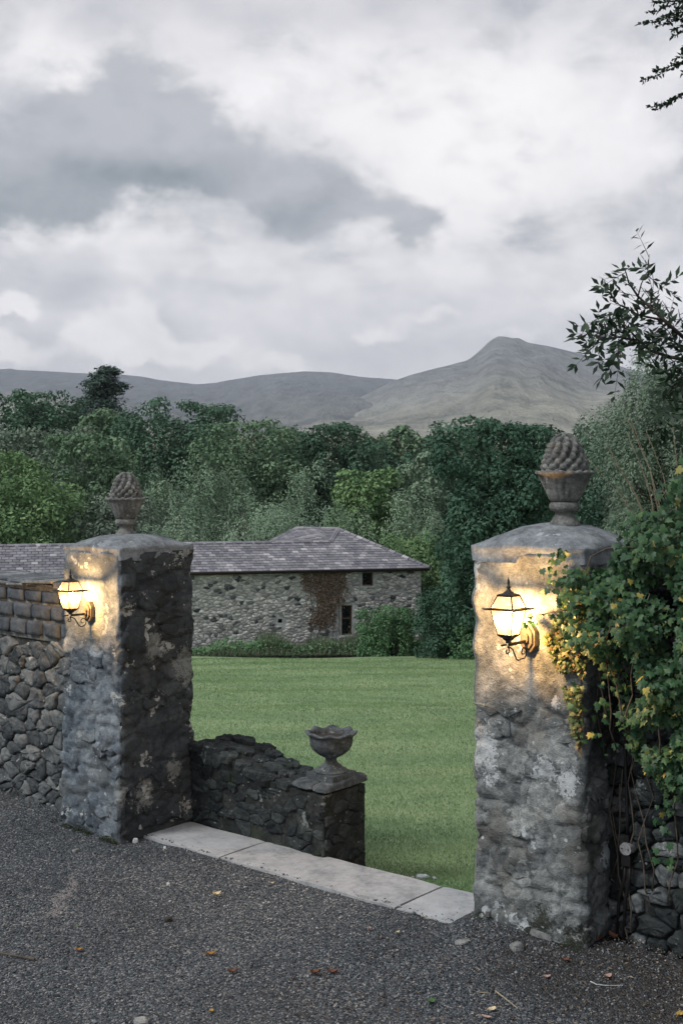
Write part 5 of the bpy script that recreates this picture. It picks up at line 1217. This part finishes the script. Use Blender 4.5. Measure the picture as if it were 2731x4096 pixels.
V4 = V.reshape(-1, 4, 3)[ok].reshape(-1, 3); np_mesh('crown', V4, np.arange(len(V4)).reshape(-1, 4), M['ashleaf'], ash, tint=ti[ok])
def cr5(pts): return [(2450 + x * 0.2126, y * 0.2126, dd) for x, y, dd in pts]
S_top = [(cr5([(2200, 100, .2), (1500, 60, .1), (1200, 20, 0), (950, 40, 0), (730, 45, 0)]), 0.012), (cr5([(1400, 250, .1), (1150, 330, 0), (950, 300, 0), (860, 380, 0), (700, 420, 0), (480, 465, 0)]), 0.008), (cr5([(1200, 60, 0), (950, 140, .1), (840, 220, .1), (660, 230, .1)]), 0.006),
         (cr5([(1500, 300, 0), (1200, 380, .1), (1000, 440, .1), (820, 500, .1)]), 0.008), (cr5([(1600, 450, 0), (1300, 480, 0), (1180, 560, 0), (1110, 560, 0)]), 0.008), (cr5([(1600, 560, 0), (1350, 600, 0), (1220, 640, 0), (1120, 680, 0)]), 0.006), (cr5([(1700, 150, -.2), (1400, 160, -.2), (1180, 150, -.2)]), 0.008), (cr5([(1700, 20, -.1), (1350, 90, -.1), (1150, 240, -.1), (950, 380, -.1)]), 0.008), (cr5([(1500, 120, .1), (1250, 250, .1), (1050, 300, .1)]), 0.006),
         (cr5([(1800, 1000, .1), (1400, 1130, 0), (1150, 1270, 0), (950, 1350, 0), (780, 1450, 0), (560, 1510, 0)]), 0.009), (cr5([(1500, 1180, 0), (1200, 1200, .1), (950, 1290, .1), (760, 1335, .1)]), 0.006), (cr5([(1600, 950, 0), (1350, 1030, 0), (1130, 1110, 0)]), 0.006), (cr5([(1600, 860, 0), (1320, 890, 0)]), 0.005),
         (cr5([(1800, 1600, 0), (1322, 1780, 0), (1150, 1860, 0), (950, 1970, 0), (780, 2010, 0), (650, 1995, 0)]), 0.008), (cr5([(1200, 1850, 0), (1000, 1960, .1), (880, 2030, .1), (790, 2070, .1)]), 0.004), (cr5([(1500, 1330, 0), (1290, 1360, 0)]), 0.004)]
bt = thing('beech_tree', 'tall tree whose small leaved twigs hang into the top corner of the sky', 'tree', (5.6, 12.6, -0.6))
V, Fc, lv, lf, ti = leaflets(S_top, 12.0, 6, 0.052, 0.0075, False)
mesh('branch', V, Fc, M['twig'], bt, True, kind='stuff'); np_mesh('leaves', lv, lf, M['ashleaf'], bt, tint=ti, kind='stuff')
V, Fc = tube_vf([(5.6, 12.6, -0.8), (5.6, 12.6, 2.5), (5.5, 12.5, 5.5), (5.3, 12.4, 8.5), (5.3, 12.4, 11)], [0.25, 0.2, 0.16, 0.11, 0.04], 10)
for x, y in ((2200, 100), (1800, 1000), (1800, 1600), (1700, 150), (1600, 450)):
    e = at(2450 + x * .2126, y * .2126, 12.1); tube_vf([(5.45, 12.5, e.z - 0.7), (5.0, 12.3, e.z - 0.15), e], [0.07, 0.04, 0.012], 7, V, Fc)
mesh('trunk', V, Fc, M['bark'], bt, True)
g = np.random.default_rng(18); V, Fc, ti = crown_round(g, (6.0, 12.9, 7.4), 2.6, 2.8, 3.6, 12000, 0.12, 14, 9); sel = V.reshape(-1, 4, 3).mean(1); ok = sel[:, 0] / sel[:, 1] > 0.325
V4 = V.reshape(-1, 4, 3)[ok].reshape(-1, 3); np_mesh('crown', V4, np.arange(len(V4)).reshape(-1, 4), M['ashleaf'], bt, tint=ti[ok])

# dry seeding grass on the wall top behind the ivy
dg = thing('dry_grass', 'tall dry seeding grass stalks standing above the ivy', 'grass', ab(3.75, 0.9, 1.95)); r = random.Random(6)
ends = [((2640, 2090), (2530, 1700)), ((2660, 2110), (2510, 1680)), ((2630, 2120), (2510, 1740)), ((2600, 2140), (2430, 1790)), ((2580, 2150), (2360, 1845)), ((2610, 2150), (2450, 1840)), ((2690, 2100), (2585, 1730)), ((2700, 2080), (2690, 1720)), ((2620, 2160), (2560, 1860)), ((2650, 2170), (2600, 1950)), ((2690, 2160), (2650, 1960)), ((2560, 2180), (2480, 1960))]
for (x0, y0), (x1, y1) in ends:
    D0 = r.uniform(6.2, 6.6); p0, p1 = at(x0, y0, D0), at(x1, y1, D0 - 0.1); mid = (p0 + p1) / 2 + Vector((0.02, 0, 0.015))
    V, Fc = tube_vf([p0, mid, p1], [0.0032, 0.0026, 0.0012], 5); d_ = (p1 - mid).normalized()
    for q in range(9):
        b = p1 - d_ * (0.012 * q); tube_vf([b, b + d_ * 0.02 + Vector((r.uniform(-.008, .008), r.uniform(-.008, .008), 0.002))], [0.0022, 0.0006], 4, V, Fc)
    mesh('stalk', V, Fc, M['straw'], dg)

# ------------------------------------------------------------------ lawn blades near the gate
g = np.random.default_rng(33); n = 400000
y = 6.6 + 38 * g.random(n) ** 2.3; x = (g.uniform(-0.30, 0.40, n)) * y
rel = np.stack([x + 1.49, y - 7.6], 1); a = rel @ A3[:2]; b = rel @ B3[:2]
edge = 0.64 + 0.056 * a + 0.05 * np.sin(a * 9); bare = (b < edge + 0.30) & (np.sin(a * 17 + b * 23) * np.sin(a * 7.3) + g.random(n) * 1.2 > 0.35); ok = (b > edge) & ~bare & ~((a > -0.1) & (a < 1.3) & (b < 1.05)) & ~((a > 2.57) & (b < 1.08))
x, y, b, edge = x[ok], y[ok], b[ok], edge[ok]; n = len(x)
P = np.stack([x, y, lz(x, y) - 0.004], 1); near = np.clip(1 - (b - edge) / 0.35, 0, 1); h = g.uniform(0.016, 0.036, n) * (1 + 0.9 * near * g.random(n)) * (1 + 0.03 * (y - 7))
N = unit(np.stack([g.normal(size=n), g.normal(size=n) - 0.4, np.full(n, 0.3)], 1)); D = np.stack([g.normal(size=n) * 0.45, g.normal(size=n) * 0.45, np.ones(n)], 1)
V, Fc = leaf_quads(P, N, D, h, g.uniform(0.003, 0.0055, n) * (1 + 0.10 * (y - 7)))
pt = np.array([noise.noise(Vector((x[i] * 0.8, y[i] * 0.9, 0))) + 0.5 * noise.noise(Vector((x[i] * 2.7, y[i] * 2.9, 3))) for i in range(n)])
ng = 900; wa_ = g.uniform(1.35, 2.6, ng); wb_ = 0.67 + 0.05 * wa_ + np.abs(g.normal(size=ng)) * 0.10; wp = abn(wa_, wb_, np.zeros(ng)); wp[:, 2] = lz(wp[:, 0], wp[:, 1]) + g.random(ng) * 0.05
Vw, Fw = leaf_quads(wp, unit(g.normal(size=(ng, 3)) * 0.5 + np.array([0, -0.3, 0.8])), g.normal(size=(ng, 3)) + np.array([0, 0, 0.5]), g.uniform(0.015, 0.045, ng), g.uniform(0.008, 0.02, ng))
tag(np_mesh('weeds', Vw, Fw, LEAF['bush'], tint=g.random(ng)), 'small weeds and debris behind the kerb at the lawn edge', 'weeds', kind='stuff')
tag(np_mesh('grass', V, Fc, M['blade'], tint=np.clip(0.12 + g.beta(2, 2, n) * 0.6 + 0.55 * pt, 0, 0.999)), 'short mown grass of the lawn beyond the gate', 'grass', kind='stuff')

# ------------------------------------------------------------------ gravel
g = np.random.default_rng(44); n = 80000
y = 4.3 + 4.7 * g.random(n) ** 0.9; x = g.uniform(-0.36, 0.36, n) * y
rel = np.stack([x + 1.49, y - 7.6], 1); a = rel @ A3[:2]; b = rel @ B3[:2]
lim = np.where(a < -0.62, 0.12, np.where(a < 0.05, 0.0, np.where(a < 2.6, 0.185 + 0.034 * a + 0.016 * np.sin(a * 13) + 0.012 * np.sin(a * 31) + 0.022 * g.normal(size=n), np.where(a < 3.29, 0.36, 0.64)))); ok = b < lim
x, y, a, b = x[ok], y[ok], a[ok], b[ok]; n = len(x)
z = np.array([drive_z(a[i], b[i], Vector((x[i], y[i], 0))) for i in range(n)]); onk = (a > 0.05) & (a < 2.6) & (b > 0.175 + 0.034 * a); z[onk] = 0.020
sz = 0.0032 + 0.0075 * g.random(n) ** 2.2 + np.where(g.random(n) < 0.03, 0.008 * g.random(n), 0)
octa = np.array([(1, 0, 0), (0, 1, 0), (-1, 0, 0), (0, -1, 0), (0, 0, 1), (0, 0, -1)], float); OF = np.array([(0, 1, 4), (1, 2, 4), (2, 3, 4), (3, 0, 4), (1, 0, 5), (2, 1, 5), (3, 2, 5), (0, 3, 5)])
th = g.uniform(0, 6.28, n); Vv = octa[None] * g.uniform(0.55, 1.3, (n, 6, 1)) * np.array([1, 0.75, 0.6]); cth, sth = np.cos(th)[:, None], np.sin(th)[:, None]
Vx = Vv[:, :, 0] * cth - Vv[:, :, 1] * sth; Vy = Vv[:, :, 0] * sth + Vv[:, :, 1] * cth
V = np.stack([Vx, Vy, Vv[:, :, 2]], -1) * sz[:, None, None] + np.stack([x, y, z + sz * 0.2], 1)[:, None, :]; Fc = (OF[None] + (np.arange(n) * 6)[:, None, None]).reshape(-1, 3)
def gravel_mat():
    m, t = new_mat('gravel_chip'); c = t.ramp(t.attr('tint'), [(0.0, (0.024, 0.031, 0.038)), (0.35, (0.075, 0.089, 0.101)), (0.65, (0.14, 0.155, 0.167)), (0.86, (0.23, 0.237, 0.237)), (0.955, (0.38, 0.375, 0.357)), (1.0, (0.66, 0.645, 0.615))])
    return finish(m, t, c, 0.85, spec=0.25)
M['gravel'] = gravel_mat()
tag(np_mesh('gravel', V, Fc, M['gravel'], tint=np.repeat(np.clip(g.random(n) * 0.93 + 0.07 * np.sin(x * 1.9 + y * 2.3) * np.sin(y * 1.1 - x) + 0.0 * sz, 0, 1), 8)), 'loose dark gravel chips scattered over the drive', 'gravel', kind='stuff')

# ------------------------------------------------------------------ conduit and junction box
pa = 3.404; jb = ab(pa, 0.60, 0.53); cd = thing('cable_conduit', 'black cable pipes with a round grey junction box on the ivied wall', 'conduit', ab(pa, 0.62, 0))
V, Fc = [], []
for k in range(24): a_ = 2 * math.pi * k / 24; V.append(jb + A * (0.032 * math.cos(a_)) + Z * (0.032 * math.sin(a_)) - B * 0.03)
for k in range(24): a_ = 2 * math.pi * k / 24; V.append(jb + A * (0.034 * math.cos(a_)) + Z * (0.034 * math.sin(a_)) + B * 0.03)
Fc = [tuple(range(24))[::-1]] + [(k, (k + 1) % 24, 24 + (k + 1) % 24, 24 + k) for k in range(24)]
mesh('junction_box', V, Fc, M['grey_box'], cd)
for sx in (-0.018, 0.016): V, Fc = lathe_vf((0, 0, 0), [(0.004, 0), (0.003, 0.003)], 8); mesh('screw', [jb - B * (0.031 + v.z) + A * (v.x + sx) + Z * v.y for v in V], Fc, M['iron'], cd)
V, Fc = box_vf(jb - Z * 0.062, 0.05, 0.05, 0.055, A, B, Z); mesh('socket', V, Fc, M['black_plastic'], cd); V, Fc = box_vf(jb + Z * 0.05, 0.026, 0.04, 0.034, A, B, Z); mesh('cable_gland', V, Fc, M['black_plastic'], cd)
V, Fc = tube_vf([jb + Z * 0.06, jb + Z * 0.14 - A * 0.002, jb + Z * 0.5 - A * 0.015, jb + Z * 0.9 - A * 0.01], 0.009, 8); mesh('pipe', V, Fc, M['black_plastic'], cd, True)
for sx, dx in ((-0.013, -0.045), (0.014, -0.035)):
    V, Fc = tube_vf([jb - Z * 0.085 + A * sx, jb - Z * 0.17 + A * (sx - 0.008), jb - Z * 0.27 + A * (sx + dx * 0.8), jb - Z * 0.55 + A * (sx + dx * 1.2)], 0.009, 8); mesh('pipe', V, Fc, M['black_plastic'], cd, True)

# ------------------------------------------------------------------ loose stones, leaves and twigs on the ground
def on_drive(x, y):
    D = F * 2.4 / (y - HY); p = at(x, y, D); p.z = 0; rel = Vector((p.x + 1.49, p.y - 7.6, 0)); return Vector((p.x, p.y, drive_z(rel.dot(A), rel.dot(B), p)))
def pebble(name, label, cat, p, sx, sy, sz, yaw, mat, seed, group=None):
    rr = np.random.default_rng(seed); V = []; Fc = []; n = 12; m = 7
    ca, sa = math.cos(yaw), math.sin(yaw)
    for j in range(1, m):
        ph = math.pi * j / m
        for k in range(n):
            t_ = 2 * math.pi * k / n; d_ = Vector((math.sin(ph) * math.cos(t_), math.sin(ph) * math.sin(t_), math.cos(ph))); f = 1 + 0.28 * noise.noise(d_ * 1.6 + Vector((seed, 0, 0)))
            q = Vector((math.copysign(abs(d_.x) ** .75, d_.x) * sx * f, math.copysign(abs(d_.y) ** .75, d_.y) * sy * f, math.copysign(abs(d_.z) ** .7, d_.z) * sz * f)); V.append(Vector((q.x * ca - q.y * sa, q.x * sa + q.y * ca, q.z + sz * 0.6)) + p)
    for j in range(m - 2):
        for k in range(n): Fc.append((j * n + k, (j + 1) * n + k, (j + 1) * n + (k + 1) % n, j * n + (k + 1) % n))
    Fc.append(tuple(range(n))); Fc.append(tuple((m - 2) * n + k for k in range(n))[::-1])
    o = mesh(name, [v - p for v in V], Fc, mat); o.location = p; return tag(o, label, cat, group)
GS = 'loose stones at the foot of the pillars'
ya = math.atan2(A.y, A.x)
pebble('loose_stone', 'long pale flat stone leaning at the foot of the ivied pillar', 'stone', on_drive(2165, 3778), 0.075, 0.03, 0.022, ya - 0.1, M['loose'], 1, GS)
pebble('loose_stone', 'long brownish flat stone next to the dark corner of the ivied pillar', 'stone', on_drive(2290, 3805), 0.07, 0.028, 0.022, ya, M['dark_stone'], 2, GS)
pebble('loose_stone', 'blue grey rounded stone in the soil before the ivied pillar', 'stone', on_drive(2066, 3822), 0.038, 0.03, 0.022, 0.4, M['loose'], 3, GS)
pebble('loose_stone', 'flat grey stone just off the end of the pale kerb', 'stone', on_drive(1850, 3790), 0.045, 0.025, 0.01, 0.5, M['loose'], 4, GS)
pebble('loose_stone', 'small square white stone at the foot of the dark pillar', 'stone', on_drive(543, 3368), 0.018, 0.018, 0.02, 0.2, M['white_stone'], 5, GS)
pebble('loose_stone', 'white pebble lying beside the start of the kerb', 'stone', on_drive(660, 3396), 0.011, 0.011, 0.009, 0.3, M['white_stone'], 6, GS)
pebble('loose_stone', 'grey pebble in front of the rough wall end', 'stone', on_drive(305, 3407), 0.026, 0.017, 0.012, 0.9, M['loose'], 7, GS)
pebble('loose_stone', 'pale round stone at the bottom edge of the drive', 'stone', on_drive(565, 4092), 0.033, 0.025, 0.02, 0.1, M['loose'], 8, GS)
pebble('loose_stone', 'white pebble alone in the middle of the gravel', 'stone', on_drive(674, 3540), 0.011, 0.011, 0.01, 0.0, M['white_stone'], 9, GS)
pebble('loose_stone', 'dark clod of earth between the yellow leaves on the gravel', 'stone', on_drive(676, 3683), 0.02, 0.016, 0.012, 0.6, M['soil'], 10, GS)
for q, (x, y, s, lb) in enumerate(((1690, 3466, 0.045, 'largest white stone on the lawn edge behind the kerb'), (1648, 3462, 0.022, 'small white stone beside the largest one on the lawn edge'), (1737, 3478, 0.02, 'tiny white stone nearest the ivied pillar on the lawn edge'))):
    D = 7.65; p = at(x, y, D); p.z = float(lz(np.array(p.x), np.array(p.y))) + 0.004; pebble('white_stone', lb, 'stone', p, s, s * 0.6, s * 0.42, q, M['white_stone'], 20 + q, 'white stones at the edge of the lawn')
def fallen_leaf(label, x, y, l, w, yaw, mat, curl, seed):
    p = on_drive(x, y) + Z * 0.008; rr = random.Random(seed); V = []; Fc = []; n = 7; ca, sa = math.cos(yaw), math.sin(yaw)
    for i in range(n):
        q = i / (n - 1); hw = w * math.sin(math.pi * (0.06 + 0.9 * q)) ** 0.8 * (1 + rr.uniform(-.12, .12))
        for s in (-1, -0.5, 0, 0.5, 1):
            u, v = (q - .5) * l, s * hw; z_ = curl * (abs(s) ** 1.5 * 0.8 + (2 * q - 1) ** 2 * 0.7) * w + rr.uniform(-.0008, .0008); V.append(Vector((u * ca - v * sa, u * sa + v * ca, z_)))
    for i in range(n - 1):
        for j in range(4): Fc.append((i * 5 + j, (i + 1) * 5 + j, (i + 1) * 5 + j + 1, i * 5 + j + 1))
    V2, F2 = tube_vf([Vector((-l / 2 * ca, -l / 2 * sa, curl * .7 * w)), Vector((-l * .75 * ca, -l * .75 * sa, 0.004))], [0.0012, 0.0008], 4); b = len(V); V += V2; Fc += [tuple(b + i for i in f) for f in F2]
    o = mesh('fallen_leaf', V, Fc, M['leaf_' + mat]); o.location = p; tag(o, label, 'leaf', 'fallen leaves on the drive')
for k, L_ in enumerate((('crumpled cream leaf on the gravel below the kerb', 868, 3590, .05, .02, .3, 'cream', .9), ('curled orange leaf on the gravel, the longest of the two curled ones', 845, 3822, .055, .012, .5, 'orange', .9), ('small amber leaf on the gravel near the pale streak', 318, 3812, .032, .014, .1, 'orange', .8),
        ('pale green leaf on the gravel beside the pale streak', 317, 3708, .03, .009, -.3, 'green', .3), ('dark curled leaf in the middle of the gravel', 930, 3890, .05, .014, .2, 'brown', .9), ('brown leaf crumpled up near the bottom middle of the drive', 1260, 3900, .05, .016, .2, 'brown', 1.0), ('long brown leaf lying alongside the crumpled brown one', 1330, 3898, .055, .016, 2.9, 'brown', .9),
        ('small pink leaf on the gravel towards the kerb end', 1475, 3732, .028, .012, 1.2, 'pink', .9), ('yellow leaf on the gravel towards the ivied pillar', 1590, 3745, .022, .011, .4, 'cream', .8), ('dark green leaf lying at the bottom of the drive', 1725, 4015, .045, .018, .8, 'green', .4), ('pale leaf at the bottom edge of the drive under the pillar', 1965, 4050, .05, .014, .5, 'cream', .5),
        ('narrow pinkish leaf at the bottom edge of the drive', 1945, 4080, .05, .011, -.5, 'pink', .6), ('yellow leaf in the bottom corner of the drive', 2715, 4075, .05, .017, .9, 'yellow', .6), ('russet leaf in the litter before the ivied pillar', 2260, 3870, .045, .014, .2, 'brown', .8), ('pale leaf in the litter under the pillar front', 2185, 3925, .04, .012, .1, 'pink', .6),
        ('broad pale leaf in the litter below the junction box', 2430, 3935, .045, .015, .4, 'pink', .7), ('brown leaf heaped against the wall below the conduit', 2450, 3790, .06, .02, 2.2, 'brown', 1.), ('brown leaf leaning on the dark foot of the pillar', 2390, 3800, .055, .018, 1.0, 'brown', 1.), ('small yellow leaf low on the drive at the middle', 845, 4045, .025, .01, 1., 'yellow', .7), ('dull white leaf on the gravel under the urn', 1090, 3540, .02, .01, .2, 'cream', .4))):
    fallen_leaf(*L_, k)
def twig(label, pts, r0, mat):
    w = [on_drive(x, y) + Z * 0.008 for x, y in pts]; V, Fc = tube_vf([p - w[0] for p in w], [r0 * (1 - 0.5 * k / (len(w) - 1)) for k in range(len(w))], 6); o = mesh('twig', V, Fc, M[mat]); o.location = w[0]; tag(o, label, 'twig', 'twigs on the drive')
twig('thick brown twig poking in at the left edge of the gravel', [(140, 3850), (60, 3835), (-40, 3815)], 0.008, 'vine')
twig('thin brown twig at the top of the pale streak', [(370, 3495), (410, 3497), (445, 3498)], 0.003, 'vine')
twig('straight pale twig at the bottom of the drive below the pillar', [(1980, 3975), (2025, 4010), (2070, 4045)], 0.004, 'straw')
twig('curved white stem on the soil before the ivied wall', [(2360, 3948), (2385, 3960), (2430, 3966), (2490, 3968)], 0.003, 'white_stone')
twig('short pale straw on the gravel under the pillar', [(1905, 3980), (1960, 3985)], 0.003, 'straw')
# scattered litter and moss at the foot of the ivied wall
g = np.random.default_rng(61); n = 2600; a = g.uniform(2.3, 4.2, n); b = 0.62 - g.random(n) ** 1.6 * 1.7; ok = ~((a > 2.55) & (a < 3.31) & (b > 0.33)); a, b = a[ok], b[ok]; n = len(a)
P = abn(a, b, np.full(n, 0.05)); P[:, 2] = [drive_z(a[i], b[i], Vector((P[i, 0], P[i, 1], 0))) + 0.006 for i in range(n)]
V, Fc = leaf_quads(P, unit(g.normal(size=(n, 3)) * 0.35 + np.array([0, 0, 1.0])), g.normal(size=(n, 3)), g.uniform(0.008, 0.034, n), g.uniform(0.003, 0.012, n), 0.3)
def litter_mat():
    m, t = new_mat('leaf_litter'); return finish(m, t, t.ramp(t.attr('tint'), [(0, (0.03, 0.022, 0.018)), (0.6, (0.075, 0.052, 0.036)), (0.9, (0.17, 0.135, 0.10)), (1, (0.38, 0.34, 0.26))]), 0.85)
tag(np_mesh('leaf_litter', V, Fc, litter_mat(), tint=g.random(n)), 'fine leaf litter strewn in front of the ivied pillar', 'litter', kind='stuff')
g = np.random.default_rng(62); n = 5000; a = np.concatenate([g.uniform(-0.72, 0.02, n // 2), g.uniform(2.58, 3.3, n // 2)]); b = np.concatenate([np.full(n // 2, -0.03), np.full(n // 2, 0.35)]) - np.abs(g.normal(size=n)) * 0.02
cl = np.array([noise.noise(Vector((q * 7, 1, 1))) for q in a]); ok = cl > -0.05; a, b, cl = a[ok], b[ok], cl[ok]; n = len(a); P = abn(a, b, np.abs(g.normal(size=n)) * 0.035 * (0.4 + np.clip(cl, 0, 1) * 2))
V, Fc = leaf_quads(P, unit(g.normal(size=(n, 3)) - B3), g.normal(size=(n, 3)) + np.array([0, 0, 0.8]), g.uniform(0.006, 0.014, n), g.uniform(0.003, 0.006, n))
M['moss'] = plain('moss', (0.028, 0.038, 0.016), 0.95, var=0.5, sc=60)
tag(np_mesh('moss', V, Fc, M['moss']), 'dark moss round the feet of the gate pillars', 'moss', kind='stuff')

# ------------------------------------------------------------------ haze
V, Fc = box_vf((0, 3000, 260), 16000, 7400, 520)
V = [Vector((v.x, v.y, -8.6 if v.z < 100 else 520)) for v in V]
m, t = new_mat('haze_air'); pv = t.node('ShaderNodeVolumePrincipled'); pv.inputs['Color'].default_value = (0.80, 0.86, 0.96, 1); pv.inputs['Density'].default_value = 0.0001; pv.inputs['Anisotropy'].default_value = 0.1
o = t.node('ShaderNodeOutputMaterial'); t.l.new(pv.outputs[0], o.inputs['Volume'])
tag(mesh('haze', V, Fc, m), kind='stuff')
